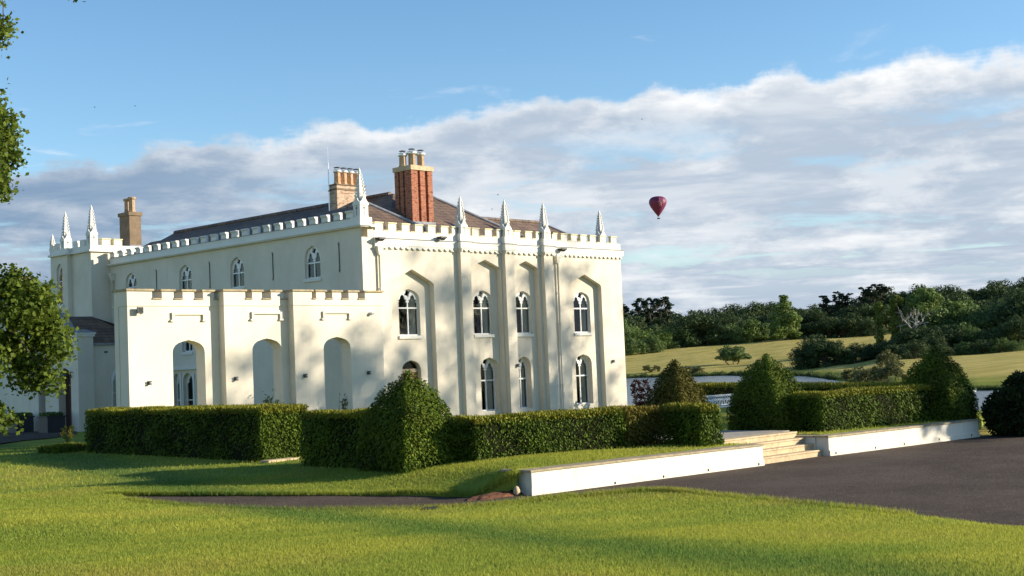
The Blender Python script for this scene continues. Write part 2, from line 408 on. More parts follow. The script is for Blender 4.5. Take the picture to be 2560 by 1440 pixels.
def inside(P, poly):
    P = np.atleast_2d(P); x, y = P[:, 0], P[:, 1]; r_ = np.zeros(len(P), bool); n = len(poly); j = n-1
    for i in range(n):
        xi, yi = poly[i][:2]; xj, yj = poly[j][:2]
        c = ((yi > y) != (yj > y)) & (x < (xj-xi)*(y-yi)/(yj-yi+1e-12)+xi); r_ ^= c; j = i
    return r_
def dense(poly, step):
    out = []
    for i in range(len(poly)):
        a, b = np.array(poly[i][:2]), np.array(poly[(i+1) % len(poly)][:2]); k = max(1, int(np.linalg.norm(b-a)/step))
        out += [a+(b-a)*t/k for t in range(k)]
    return out
def smooth_line(pts, k=6):          # Catmull-Rom through picture-measured points
    pts = [np.array(p[:2]) for p in pts]; q = [2*pts[0]-pts[1]]+pts+[2*pts[-1]-pts[-2]]; out = []
    for i in range(1, len(q)-2):
        for s_ in range(k):
            t = s_/k; a, b, c, d = q[i-1:i+3]
            out.append(.5*((2*b)+(-a+c)*t+(2*a-5*b+4*c-d)*t*t+(-a+3*b-3*c+d)*t**3))
    return out+[pts[-1]]
near_edge = smooth_line(path_near+lawn_right+[(20, 4, 0), (19.5, -4, 0), (19, -12, 0)])
far_edge = smooth_line(path_far+[(21.2, 20.35)])
wiggle = lambda p: p+np.array([math.sin(p[1]*5.3)+math.sin(p[0]*11.1+p[1]*3), math.cos(p[0]*4.7)+math.sin(p[1]*9.7)])*.012
near_edge = [wiggle(p) for p in near_edge]; far_edge = [wiggle(p) for p in far_edge]
# lawn outline: round the drive, behind the garden wall, out to the lake side, behind everything, back past the camera
inner = lambda p: p+np.array([.02, .30])
lawn_poly = ([np.array([19, -40.])]+near_edge[::-1]+far_edge[1:]+[WALL_A+np.array([0, .42]), inner(WALL_B), np.array([29.4, 20.9]), np.array([32.98, 20.9]), np.array([32.98, 19.90]), inner(WALL_D)]
             + [np.array(p, float) for p in ((40.6, 19.3), (44, 20.5), (52, 24), (66, 40), (70, 60), (66, 90), (20, 95), (-30, 95), (-45, 40), (-45, -40))])
def tri_sheet(name, poly, step, zfun, m, skirt=0.0, fine=None):
    bd = dense(poly, step); lo = np.min(bd, 0); hi = np.max(bd, 0)
    g = []
    for st, reg in ([(step*2, None)] if fine is None else [(step*3, None), (step, fine)]):
        xs, ys = np.meshgrid(np.arange(lo[0], hi[0], st), np.arange(lo[1], hi[1], st)); P = np.c_[xs.ravel(), ys.ravel()]
        P = P+rng.uniform(-.12, .12, P.shape)*st; P = P[inside(P, poly)]
        if reg is not None: P = P[reg(P)]
        elif fine is not None: P = P[~fine(P)]
        g.append(P)
    P = np.vstack(g); B = np.array(bd)
    # keep interior points off the boundary
    keep = np.ones(len(P), bool)
    for i in range(0, len(P), 4000):
        keep[i:i+4000] = (np.linalg.norm(P[i:i+4000, None]-B[None], axis=2).min(1) > step*.35)
    P = P[keep]
    vs = [Vector(p) for p in B]+[Vector(p) for p in P]
    r_ = delaunay_2d_cdt(vs, [], [list(range(len(B)))], 1, 1e-5)
    V2 = np.array([(v.x, v.y) for v in r_[0]]); F = np.array([f for f in r_[2] if len(f) == 3])
    z = zfun(V2)
    a, b, c = V2[F[:, 0]], V2[F[:, 1]], V2[F[:, 2]]
    fl = ((b[:, 0]-a[:, 0])*(c[:, 1]-a[:, 1])-(c[:, 0]-a[:, 0])*(b[:, 1]-a[:, 1])) < 0
    F[fl] = F[fl][:, [0, 2, 1]]
    V3 = np.c_[V2, z]
    if skirt:                                   # turf edge dropping below the tarmac
        nb = len(B); nv = len(V3); V3 = np.vstack([V3, V3[:nb]-np.array([0, 0, skirt])]); i_ = np.arange(nb); j_ = (i_+1) % nb
        F = np.vstack([F, np.c_[i_, nv+i_, j_], np.c_[j_, nv+i_, nv+j_]])
    me = np_mesh(name, V3, F); me.polygons.foreach_set('use_smooth', np.ones(len(F), bool))
    return link(name, me, m)
LAWN_FINE = lambda P: (np.linalg.norm(P-np.array([20, 24]), axis=1) < 22) & (P[:, 0] > 4)
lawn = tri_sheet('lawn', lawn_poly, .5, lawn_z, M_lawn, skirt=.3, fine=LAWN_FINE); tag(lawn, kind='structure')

# tarmac: forecourt plus the narrowing path that climbs to the left
drive_poly = [np.array(p[:2]) for p in ((19, -40),)]+[p+np.array([-.25, -.05]) for p in near_edge[::-1]]+[p+np.array([.1, .25]) for p in far_edge[1:]]+[
    WALL_A+np.array([0, .2]), WALL_B+np.array([0, .1]), np.array([29.4, 20.3]), np.array([32.7, 20.3]), WALL_C+np.array([0, .1]), WALL_D+np.array([0, .1])]+[
    np.array(p, float) for p in ((40.9, 19.0), (42.6, 18.2), (47, 15.5), (52, 9), (54, 0), (50, -40))]
def drive_z(P):
    t = np.clip((20.9-P[:, 0])/1.5, 0, 1)*(P[:, 1] > 17.5); return t*(lawn_z(P)-.045)-.012*(1-t)
drive = tri_sheet('drive', drive_poly, .7, drive_z, M_asphalt); tag(drive, kind='structure')

# ------------------------------------------------------------------ land beyond the garden and lake bed
WATER = -1.5
cols = {1300: [(0, -.5), (60, -.4), (135, -1.45), (139, -1.8), (150, -3), (360, -3), (372, -1.3), (520, 6.0), (800, 11), (3500, 18)],
        1560: [(0, -.5), (60, -.4), (135, -1.45), (139, -1.8), (150, -3), (358, -3), (370, -1.3), (430, 1.6), (520, 6.4), (800, 12), (3500, 18)],
        1800: [(0, -.5), (60, -.4), (116, -1.45), (120, -1.8), (130, -3), (328, -3), (340, -1.3), (400, .9), (540, 8.4), (800, 13), (3500, 18)],
        2000: [(0, -.5), (60, -.4), (101, -1.45), (105, -1.8), (115, -3), (272, -3), (283, -1.3), (330, -.4), (400, 2.0), (540, 9.4), (800, 14), (3500, 18)],
        2118: [(0, -.5), (60, -.4), (96, -1.45), (100, -1.8), (108, -3), (200, -3), (209, -1.3), (300, -.3), (400, 2.6), (540, 9.0), (800, 15), (3500, 20)],
        2250: [(0, -.5), (50, -.35), (93, -1.45), (97, -1.8), (105, -3), (158, -3), (165, -1.3), (190, -.8), (270, .4), (400, 3.5), (540, 9.0), (800, 16), (3500, 22)],
        2440: [(0, -.5), (44, -.2), (50, -.25), (92, -1.35), (96, -1.7), (104, -3), (138, -3), (144, -1.2), (150, -.72), (158, -.85), (165, -.5), (300, 1.25), (420, 5), (800, 18), (3500, 24)],
        2560: [(0, -.5), (44, -.2), (50, -.25), (92, -1.35), (96, -1.7), (104, -3), (136, -3), (142, -1.2), (148, -.66), (156, -.8), (165, -.4), (300, 1.6), (420, 5.5), (800, 18), (3500, 24)],
        3400: [(0, -.5), (44, -.25), (92, -1.3), (96, -1.7), (104, -3), (136, -3), (142, -1.2), (165, -.4), (300, 1.6), (420, 5.5), (800, 18), (3500, 24)]}
col_ang = np.array([math.atan2(*hdir(k)[::-1]) for k in cols]); col_val = list(cols.values())
def far_z1(ang, d):
    # angles fall as the picture column grows; behind the house and the camera the land is level grass
    a0, a1 = col_ang[0], col_ang[-1]
    if ang >= a0: v = np.interp(d, *zip(*col_val[0])); k = min(1, (ang-a0)/.25); return v*(1-k)+k*(-.4+max(0, d-100)*.006)
    if ang <= a1: v = np.interp(d, *zip(*col_val[-1])); k = min(1, (a1-ang)/.12); return v*(1-k)+k*(-.45+max(0, d-100)*.006)
    i = int(np.searchsorted(-col_ang, -ang)) ; i = max(1, min(len(col_ang)-1, i))
    t = (col_ang[i-1]-ang)/(col_ang[i-1]-col_ang[i]); t = t*t*(3-2*t)
    return np.interp(d, *zip(*col_val[i-1]))*(1-t)+np.interp(d, *zip(*col_val[i]))*t
def far_z(x, y): return far_z1(math.atan2(y, x), math.hypot(x, y))
angs = sorted(set(list(np.linspace(-math.pi, math.pi, 73)[:-1])+list(np.linspace(col_ang[-1]-.2, col_ang[0]+.3, 130))))
dists = [0, 6, 12, 18, 24, 30, 36, 42, 46, 50, 55, 60, 66, 72, 80, 88, 92, 96, 100, 105, 110, 116, 120, 130, 135, 140, 144, 148, 152, 158, 165, 175, 185, 195, 205, 215, 225, 240, 255, 268, 278, 288, 300,
         312, 325, 335, 345, 355, 365, 375, 390, 410, 430, 460, 490, 520, 560, 610, 700, 800, 1000, 1400, 2000, 2800, 3500, 6000]
V = [(0, 0, -.5)]; Fq = []
na = len(angs)
for d in dists[1:]:
    for a in angs: V.append((d*math.cos(a), d*math.sin(a), far_z1(a, d)+(.25*math.sin(a*41+d*.031)*math.sin(d*.02) if d > 380 else 0)))
for j in range(len(dists)-2):
    for i in range(na):
        k = (i+1) % na; Fq.append((1+j*na+i, 1+j*na+k, 1+(j+1)*na+k)); Fq.append((1+j*na+i, 1+(j+1)*na+k, 1+(j+1)*na+i))
for i in range(na): Fq.append((0, 1+(i+1) % na, 1+i)[::-1])
def f_field(t):
    p = geopos(t); s_ = t.n('ShaderNodeSeparateXYZ', {0: p}); a = t.noise(p, .02, 4, .6); b = t.noise(p, .12, 5, .65)
    mp = t.n('ShaderNodeMapping', {'Vector': p, 'Rotation': (0, 0, math.radians(-40)), 'Scale': (.02, .25, 1)}).outputs[0]; st = t.noise(mp, 1.0, 5, .7)
    hay = t.mix(t.ss(b, .4, .7), (.47, .37, .12), (.38, .315, .095)); hay = t.mix(t.m('MULTIPLY', t.ss(st, .45, .62), .85), hay, (.30, .26, .06))
    green = t.mix(t.ss(b, .4, .65), (.235, .255, .04), (.17, .205, .035))
    col = t.mix(t.ss(t.m('ADD', s_.outputs[2], t.m('MULTIPLY', a, .8)), -.7, .1), green, hay)
    col = t.mix(t.ss(s_.outputs[2], -1.62, -1.5), (.05, .045, .03), col)
    g = t.noise(p, 3, 5, .7)
    return pbsdf(t, col, .95, t.m('ADD', g, b), .8, .25, .05)
M_field = mat('meadow_grass', f_field)
me = np_mesh('meadow', np.array(V), np.array(Fq)); me.polygons.foreach_set('use_smooth', np.ones(len(me.polygons), bool))
meadow = link('meadow', me, M_field); tag(meadow, kind='structure')

def f_water(t):
    p = geopos(t); mp = t.n('ShaderNodeMapping', {'Vector': p, 'Rotation': (0, 0, math.radians(44)), 'Scale': (.5, 1.6, 1)}).outputs[0]
    a = t.noise(mp, .9, 5, .6); b = t.noise(p, .05, 3, .5)
    h = t.m('MULTIPLY', a, t.m('ADD', .35, t.ss(b, .35, .65)))
    return pbsdf(t, (.035, .042, .038), .20, h, .9, .10, .5)
M_water = mat('lake_water', f_water)
ring = [hdir(x) for x in range(1200, 3700, 50)]
V = [np.r_[r_*66, WATER] for r_ in ring]+[np.r_[r_*470, WATER] for r_ in ring]; n = len(ring)
lake = link('lake', np_mesh('lake', np.array(V), np.array([(i, i+1, n+i+1, n+i)[::-1] for i in range(n-1)])), M_water); tag(lake, kind='structure')

# ------------------------------------------------------------------ garden retaining wall, coping and steps
def line_frame(A, B):
    t = (B-A)/np.linalg.norm(B-A); return t, np.array([-t[1], t[0]]), np.linalg.norm(B-A)
def obox(mb, A, B, off0, off1, z0, z1, s0=0.0, s1=0.0):       # box along A-B, from off0 to off1 behind the line
    t, nrm, L = line_frame(A, B); a = A-t*s0; b = B+t*s1
    P = [a+nrm*off0, b+nrm*off0, b+nrm*off1, a+nrm*off1]
    return mb.add([(*p, z0) for p in P]+[(*p, z1) for p in P], [(0, 3, 2, 1), (4, 5, 6, 7), (0, 1, 5, 4), (1, 2, 6, 5), (2, 3, 7, 6), (3, 0, 4, 7)])
def garden_wall(A, B, label, returns):
    root = empty('garden_wall', (A[0], A[1], 0)); tag(root, label, 'wall')
    inv = lambda mb, nm, m: setattr(mb.build(nm, m, root), 'matrix_parent_inverse', Matrix.Translation((-A[0], -A[1], 0)))
    t, nrm, L = line_frame(A, B)
    inv(obox(MB(), A, B, 0, .40, -.15, .485), 'wall', M_garden_wall)
    inv(obox(MB(), A, B, -.035, -.001, -.1, .14, 0.04 if returns == 'left' else 0, 0), 'plinth', M_garden_wall)
    k = int(L/.56); 
    for i in range(k):
        a = A+t*(L*i/k); b = A+t*(L*(i+1)/k-.008); mb = MB(); j = rng.uniform(-.004, .004)
        obox(mb, a, b, -.035+j, .46, .487, .535+j, .05 if i == 0 else 0, .05 if i == k-1 else 0); inv(mb, 'coping_stone', M_cope)
    return root, inv
wl, inv = garden_wall(WALL_A, WALL_B, 'low white rendered garden wall with a red soil mound at its open end', 'left')
mb = MB(); obox(mb, WALL_A, WALL_A+np.array([.5, -.03]), .47, .95, .485, .53, .05); inv(mb, 'coping_stone', M_cope)
mb = MB(); obox(mb, WALL_A, WALL_A+np.array([.42, -.03]), .401, .92, -.15, .484); inv(mb, 'wall', M_garden_wall)
def weeps(pix, A, B, inv):
    t, nrm, L = line_frame(A, B)
    for x, y in pix:
        d = ray(x, y); s_ = ((A-EYE[:2])@nrm)/(d[:2]@nrm); P = EYE+d*s_; c = P[:2]+(-.04)*nrm
        mb = MB(); a = c-t*.014; b = c+t*.014; obox(mb, a, b, -.012, .02, P[2]-.028, P[2]+.028); inv(mb, 'marker_light', M_dark)
weeps([(1535, 1207), (1656, 1191), (1768, 1175), (1894, 1160)], WALL_A, WALL_B, inv)
wr, inv = garden_wall(WALL_C, WALL_D, 'low white rendered garden wall running from the steps towards the dark bush', 'right')
weeps([(2087, 1132), (2186, 1119), (2258, 1110), (2345, 1098), (2426, 1088)], WALL_C, WALL_D, inv)
mb = MB().box(32.58, 32.95, 19.94, 20.95, -.1, .484); inv(mb, 'wall', M_garden_wall)
mb = MB().box(32.55, 33.0, 20.0, 20.98, .487, .533); inv(mb, 'coping_stone', M_cope)
steps = empty('stone_steps', (31, 19.75, 0)); tag(steps, 'flight of four sandstone steps between the two white garden walls', 'steps')
for i in range(4):
    y0 = 19.75+.255*i; z1 = .163*(i+1)
    y1 = y0+.30 if i < 3 else 21.0; xs = [29.40, 30.45, 31.55, 32.585] if i % 2 else [29.40, 30.95, 32.585]
    if i == 3: xs = [29.12]+xs[1:]
    for a, b in zip(xs[:-1], xs[1:]):
        o = MB().box(a+.004, b-.004, y0, y1, z1-.163-(.1 if i == 0 else 0), z1-.045).build('riser_stone', M_sand, steps); o.matrix_parent_inverse = Matrix.Translation((-31, -19.75, 0))
    for a, b in zip([xs[0]]+[q+.25 for q in xs[1:-1]]+[xs[-1]], [q+.25 for q in xs[1:-1]]+[xs[-1]]):
        o = MB().box(a+.003, b-.003, y0-.03, y1+(.02 if i < 3 else 0), z1-.043, z1).build('tread_slab', M_sand, steps); o.matrix_parent_inverse = Matrix.Translation((-31, -19.75, 0))
paving = MB()
landing = MB().box(29.2, 33.0, 21.0, 27.5, .45, .652).build('garden_path', M_landing); tag(landing, kind='structure')
# sandstone edging seen through the gap in the left hedge
pa, pb = atz(672, 1157, .5), atz(752, 1149, .5)
e = empty('stone_edging', (pa[0], pa[1], .45)); tag(e, 'pale stone threshold at the foot of the gap between dark hedges', 'edging')
mb = MB(); obox(mb, np.array(pa[:2]), np.array(pb[:2]), 0, .35, -.1+.45, .56); o = mb.build('slab', M_sand, e); o.matrix_parent_inverse = Matrix.Translation((-pa[0], -pa[1], -.45))
# path in front of the porch
pp = [atz(x, y, .66) for x, y in ((-60, 1084), (0, 1082), (70, 1078), (190, 1080), (192, 1086), (130, 1097), (60, 1103), (0, 1111), (-60, 1116))]
porch_path = link('forecourt_path', np_mesh('forecourt_path', np.array([(p[0], p[1], max(.66, float(lawn_z(p[:2])[0]))+.035) for p in pp]), np.array([range(len(pp))])), M_asphalt); tag(porch_path, kind='structure')
# soil mound and stone at the wall end
def blob(name, c, r3, m, label, cat, seed, parent=None, n=3, amp=.25):
    bm = bmesh.new(); bmesh.ops.create_icosphere(bm, subdivisions=n, radius=1.0); rr = np.random.default_rng(seed); ph = rr.uniform(0, 6, 9)
    for v in bm.verts:
        p = v.co; k = 1+amp*(math.sin(3*p.x+ph[0])*math.sin(3*p.y+ph[1])+.6*math.sin(7*p.z+ph[2]+3*p.x)*math.sin(6*p.y+ph[3])+.35*math.sin(15*p.x+ph[4])*math.sin(14*p.y+ph[5]))*.6
        v.co = Vector((p.x*r3[0], p.y*r3[1], p.z*r3[2]))*k
    me = bpy.data.meshes.new(name); bm.to_mesh(me); bm.free(); me.polygons.foreach_set('use_smooth', np.ones(len(me.polygons), bool))
    o = link(name, me, m); o.location = c
    if label: tag(o, label, cat)
    return o
blob('soil_mound', (20.90, 20.60, -.04), (1.0, .36, .13), M_soil, 'mound of bare red soil against the end of the garden wall', 'soil', 3, n=5, amp=.18)
pr_ = atz(1292, 1236, .03); blob('boulder', (pr_[0], pr_[1], .10), (.075, .07, .105), M_sand, 'pale rounded stone lying on the red soil', 'stone', 5, amp=.12)
pd = atz(1075, 1267, .1); o = MB().box(-.28, .28, -.14, .14, -.03, .015).build('drain_cover', M_dark); o.location = (pd[0], pd[1], float(lawn_z(pd[:2])[0])+.02); o.rotation_euler = (0, 0, .76); tag(o, 'dark flat drain cover sunk in the grass beside the path', 'drain cover')

# ------------------------------------------------------------------ the house
YF, XW, YT, BASE = 40.22, 33.83, 58.98, .35
HOUSE = empty('country_house', (42, 50, .6))
tag(HOUSE, 'large cream stucco gothic country house with pinnacles and battlements', 'house')
HINV = Matrix.Translation((-42, -50, -.6))
def hp(o): o.parent = HOUSE; o.matrix_parent_inverse = HINV; return o
def FM(y0): return lambda a, z, d: (a, y0+d, z)          # faces -Y
def WM(x0): return lambda a, z, d: (x0+d, -a, z)         # faces -X ; a = -Y
def archpts(c, hw, spring, apex, k=6):                   # four-centred arch head, right to left
    r_ = apex-spring; prof = [(1, 0), (.985, .22), (.93, .43), (.82, .62), (.64, .78), (.34, .91), (0, 1)]
    R_ = [(c+hw*x, spring+r_*y) for x, y in prof]; L_ = [(c-hw*x, spring+r_*y) for x, y in prof[::-1][1:]]
    return R_+L_
def arched(c, hw, z0, spring, apex): return [(c-hw, z0), (c+hw, z0)]+archpts(c, hw, spring, apex)   # CCW

def window(M, c, hw, sill, spring, apex, bar, parent_fn, sill_stone=True, curtain=0, fw=.055, deep=.07, lancet=False, backing=True):
    """painted timber window in an arched opening: frame (part) with panes, sill, curtain (sub-parts)"""
    out = arched(c, hw, sill, spring, apex); i_hw = hw-fw
    mb = MB(); mu = .028
    r_ = apex-spring
    head_z = spring-.06
    if not lancet:
        # openings: two lower lights, two upper lights with cusped heads, a small opening at the top
        def light(sx):
            a0, a1 = (c-i_hw, c-mu) if sx < 0 else (c+mu, c+i_hw); m_ = (a0+a1)/2; w_ = (a1-a0)/2; zt = spring+r_*.44
            return [(a0, bar+.03), (a1, bar+.03), (a1, head_z), (m_+w_*.70, head_z+.03), (m_+w_*.92, head_z+.10), (m_+w_*.55, head_z+.14), (m_+w_*.42, zt-.02), (m_, zt+.06),
                    (m_-w_*.42, zt-.02), (m_-w_*.55, head_z+.14), (m_-w_*.92, head_z+.10), (m_-w_*.70, head_z+.03), (a0, head_z)]
        q = r_*.20; zc = spring+r_*.66; k_ = min(.14, hw*.25)
        quat = [(c+k_*1.25*math.cos(t)*(1 if j % 2 else .55), zc+k_*1.25*math.sin(t)*(1 if j % 2 else .55)) for j, t in enumerate(np.linspace(-math.pi*.75, math.pi*1.25, 8, endpoint=False)+math.pi/8)]
        holes = [[(c-i_hw, sill+fw), (c-mu, sill+fw), (c-mu, bar-.03), (c-i_hw, bar-.03)], [(c+mu, sill+fw), (c+i_hw, sill+fw), (c+i_hw, bar-.03), (c+mu, bar-.03)], light(-1), light(1), quat]
        panes = [(c-i_hw-.01, c-.005, sill+.02, bar), (c+.005, c+i_hw+.01, sill+.02, bar), (c-i_hw-.01, c-.005, bar, None), (c+.005, c+i_hw+.01, bar, None)]
    else:
        lt = [(c-i_hw, bar+.02), (c+i_hw, bar+.02), (c+i_hw, spring-.05), (c+i_hw*.55, spring+r_*.1), (c+i_hw*.62, spring+r_*.3), (c, apex-fw*2.2), (c-i_hw*.62, spring+r_*.3), (c-i_hw*.55, spring+r_*.1), (c-i_hw, spring-.05)]
        holes = [[(c-i_hw, sill+fw), (c+i_hw, sill+fw), (c+i_hw, bar-.02), (c-i_hw, bar-.02)], lt]
        panes = [(c-i_hw-.01, c+i_hw+.01, sill+.02, bar), (c-i_hw-.01, c+i_hw+.01, bar, None)]
    mb.plate(out, holes, M, 0.0, deep)
    fr = parent_fn(mb.build('window', M_frame))
    for a0, a1, z0, z1 in panes:
        if z1 is None: pl = [(a0, z0), (a1, z0)]+[p for p in archpts(c, hw-.02, spring, apex-.02) if a0-1e-6 <= p[0] <= a1+1e-6]
        else: pl = [(a0, z0), (a1, z0), (a1, z1), (a0, z1)]
        o = MB().plate(pl, [], M, deep*.55).build('pane', M_glass, fr)
    if curtain:
        mc = MB(); nseg = 26; side = 1 if curtain > 0 else -1
        top = apex-.1; vs = []
        for j in range(12):
            z = sill+.05+(top-sill-.05)*j/11; sw = (.30+.55*(j/11)**1.6) if abs(curtain) == 1 else .42
            for i in range(nseg+1):
                a = c+side*(hw-.02)-side*(sw*hw*1.5)*i/nseg; vs.append(M(a, z, .16+.035*math.sin(i*1.55+.4*j*.3)))
        fs = [(j*(nseg+1)+i, j*(nseg+1)+i+1, (j+1)*(nseg+1)+i+1, (j+1)*(nseg+1)+i) for j in range(11) for i in range(nseg)]
        mc.add(vs, fs).build('curtain', M_curtain, fr, True)
    if sill_stone:
        MB().plate([(c-hw-.05, sill-.13), (c+hw+.05, sill-.13), (c+hw+.05, sill-.002), (c-hw-.05, sill-.002)], [], M, -sill_stone-.05, .03).build('sill', M_white, fr)
    return fr

# --- front wall with four tall recesses
def recess(x0, x1, sh, ap, z0=BASE): 
    c = (x0+x1)/2; return [(x0, z0), (x1, z0), (x1, sh-.12), (x1-.03, sh-.03), (x1-.13, sh+.04), (c, ap), (x0+.13, sh+.04), (x0+.03, sh-.03), (x0, sh-.12)]
RECS = [(35.22, 37.54, 6.30, 6.82), (39.62, 41.46, 6.98, 7.32), (42.24, 43.84, 7.03, 7.33), (45.76, 48.05, 6.36, 6.82)]
RD = .28
UPW = [(36.41, .565), (40.57, .56), (43.05, .525), (46.95, .565)]
LOW = [None, (40.83, .545), (42.96, .42), (46.90, .565)]
z_s = BASE-.02
outer = [(XW, z_s), (49.55, z_s), (49.55, 8.02), (XW, 8.02)]
mb = MB().plate(outer, [recess(*r_) for r_ in RECS], FM(YF), 0.0, hole_depth=[RD]*4)
mb.add([(49.55, YF, z_s), (49.55, 52, z_s), (49.55, 52, 8.02), (49.55, YF, 8.02)], [(0, 1, 2, 3)])
hp(mb.build('wall', M_stucco))
for i, r_ in enumerate(RECS):
    holes = []; hd = []
    c, hw = UPW[i]; holes.append(arched(c, hw, 4.18, 5.56, 6.04)); hd.append(RD+.13)
    if LOW[i]: c2, h2 = LOW[i]; holes.append(arched(c2, h2, .95, 2.72, 3.20)); hd.append(RD+.30)
    else: holes.append(arched(36.41, .51, BASE+.02, 2.74, 3.20)); hd.append(RD+.26)
    lo, hi = r_[0]-.05, r_[1]+.05
    hp(MB().plate([(lo, z_s), (hi, z_s), (hi, r_[3]+.05), (lo, r_[3]+.05)], holes, FM(YF), RD, hole_depth=hd).build('recess_panel', M_stucco))
    window(FM(YF+RD+.10), c, hw, 4.18, 5.56, 6.04, 5.29, hp, sill_stone=.12, curtain=[0.5, 1, 1, .5][i])
    if LOW[i]: window(FM(YF+RD+.26), LOW[i][0], LOW[i][1], .95, 2.72, 3.20, 2.24, hp, sill_stone=False, curtain=[0, 2, .5, 2][i])
# front door: oak with a fanlight over it
DM = FM(YF+RD+.2)
dr = hp(MB().plate([(35.9, BASE), (36.92, BASE), (36.92, 2.72), (35.9, 2.72)], [[(35.98+k*.3, z0), (36.22+k*.3, z0), (36.22+k*.3, z1), (35.98+k*.3, z1)] for k in range(3) for z0, z1 in ((.6, 1.4), (1.5, 2.5))], DM, 0, .06).build('door', M_oak))
MB().plate([(35.92, BASE), (36.90, BASE), (36.90, 2.70), (35.92, 2.70)], [], DM, .035).build('door_panel', M_oak, dr)
MB().plate([(35.88, 2.72), (36.94, 2.72), (36.94, 2.86), (35.88, 2.86)], [], DM, -.04, .06).build('transom', M_sand, dr)
MB().plate(arched(36.41, .50, 2.86, 2.87, 3.18), [], DM, .02).build('fanlight', M_glass, dr)
MB().box(36.78, 36.84, YF+RD+.13, YF+RD+.2, 1.45, 1.6).build('handle', M_dark, dr)
# dim interior so that the rooms read dark behind the glass
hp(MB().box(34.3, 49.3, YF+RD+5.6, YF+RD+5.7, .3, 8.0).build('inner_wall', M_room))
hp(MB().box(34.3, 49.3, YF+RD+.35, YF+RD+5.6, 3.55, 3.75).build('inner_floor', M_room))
# --- pilasters
PIL = [(38.90, 39.46), (41.53, 42.08), (43.99, 44.55)]
for a, b in PIL: hp(MB().box(a, b, YF-.22, YF+.02, z_s, 8.02).build('pilaster', M_stucco))
# --- cornice: lead-covered fascia, corbel table, parapet, merlons (breaking forward round the pilasters)
segs = [(34.42, PIL[0][0], 0), (*PIL[0], .22), (PIL[0][1], PIL[1][0], 0), (*PIL[1], .22), (PIL[1][1], PIL[2][0], 0), (*PIL[2], .22), (PIL[2][1], 49.55, 0)]
corb = MB()      # one pointed corbel, shared
corb.plate([(-.16, 0), (.16, 0), (.16, .13)], [], FM(0), 0, .02)
cm = MB(); cw = .145
cm.plate([(-cw, 0), (-cw+.05, 0), (-cw+.06, .06), (-.02, .10), (.03, .055), (.05, .055), (.06, .02), (cw, .0), (cw, .135), (-cw, .135)], [], FM(0), -.08, .0)
corb_me = cm.mesh('corbel'); corb_me.materials.append(M_white)
for a, b, dz in segs:
    e0 = .0 if dz == 0 else .06
    end = b+(.12 if b > 49 else 0)
    hp(MB().box(a-e0, end+e0, YF-dz-.10, YF-dz+.3, 7.72, 7.985).build('fascia', M_white))
    hp(MB().box(a-e0, end+e0+.02, YF-dz-.135, YF-dz+.3, 7.988, 8.012).build('lead_cover', M_lead))
    n_ = max(1, int(round((b-a)/.30)))
    for i in range(n_):
        o = link('corbel', corb_me); o.location = (a+(b-a)*(i+.5)/n_, YF-dz-.001, 7.583); o.scale = ((b-a)/n_/.30, 1, 1); hp(o); o.matrix_parent_inverse = HINV
    hp(MB().box(a, b, YF-dz-.02, YF-dz+(.13 if dz == 0 else .33), 8.013, 8.30).build('parapet', M_white))
def merlon(x0, x1, y0, y1, z0, z1, cap=.045, axis='x'):
    m_ = hp(MB().box(x0, x1, y0, y1, z0, z1-.05).build('merlon', M_white))
    MB().box(x0-cap, x1+cap, y0-cap, y1+cap, z1-.048, z1).build('merlon_cap', M_trim, m_)
    MB().box(x0-cap*.6, x0-.002, y0-.01, y1, z0+.004, z1-.05).build('merlon_edge', M_trim, m_)
    MB().box(x1+.002, x1+cap*.6, y0-.01, y1, z0+.004, z1-.05).build('merlon_edge', M_trim, m_)
msx = [34.49, 35.18, 35.89, 36.60, 37.30, 38.02, 39.80, 40.56, 42.30, 43.05, 44.70, 45.38, 46.05, 46.70, 47.36, 48.08, 48.86]
for x in msx: merlon(x+.03, x+.41, YF-.02, YF+.11, 8.302, 8.64, .035)
for a, b in PIL:
    for x0, x1 in ((a-.24, a-.03), (b+.03, b+.24)):
        merlon(x0, x1, YF-.02, YF+.11, 8.302, 8.64, .035)
# crenel sills
xs_all = sorted([(x+.0, x+.44) for x in msx]+[(a-.26, b+.26) for a, b in PIL])
for (a0, a1), (b0, b1) in zip(xs_all[:-1], xs_all[1:]):
    if b0-a1 > .08: hp(MB().box(a1+.03, b0-.03, YF-.045, YF+.14, 8.301, 8.335).build('crenel_sill', M_trim))
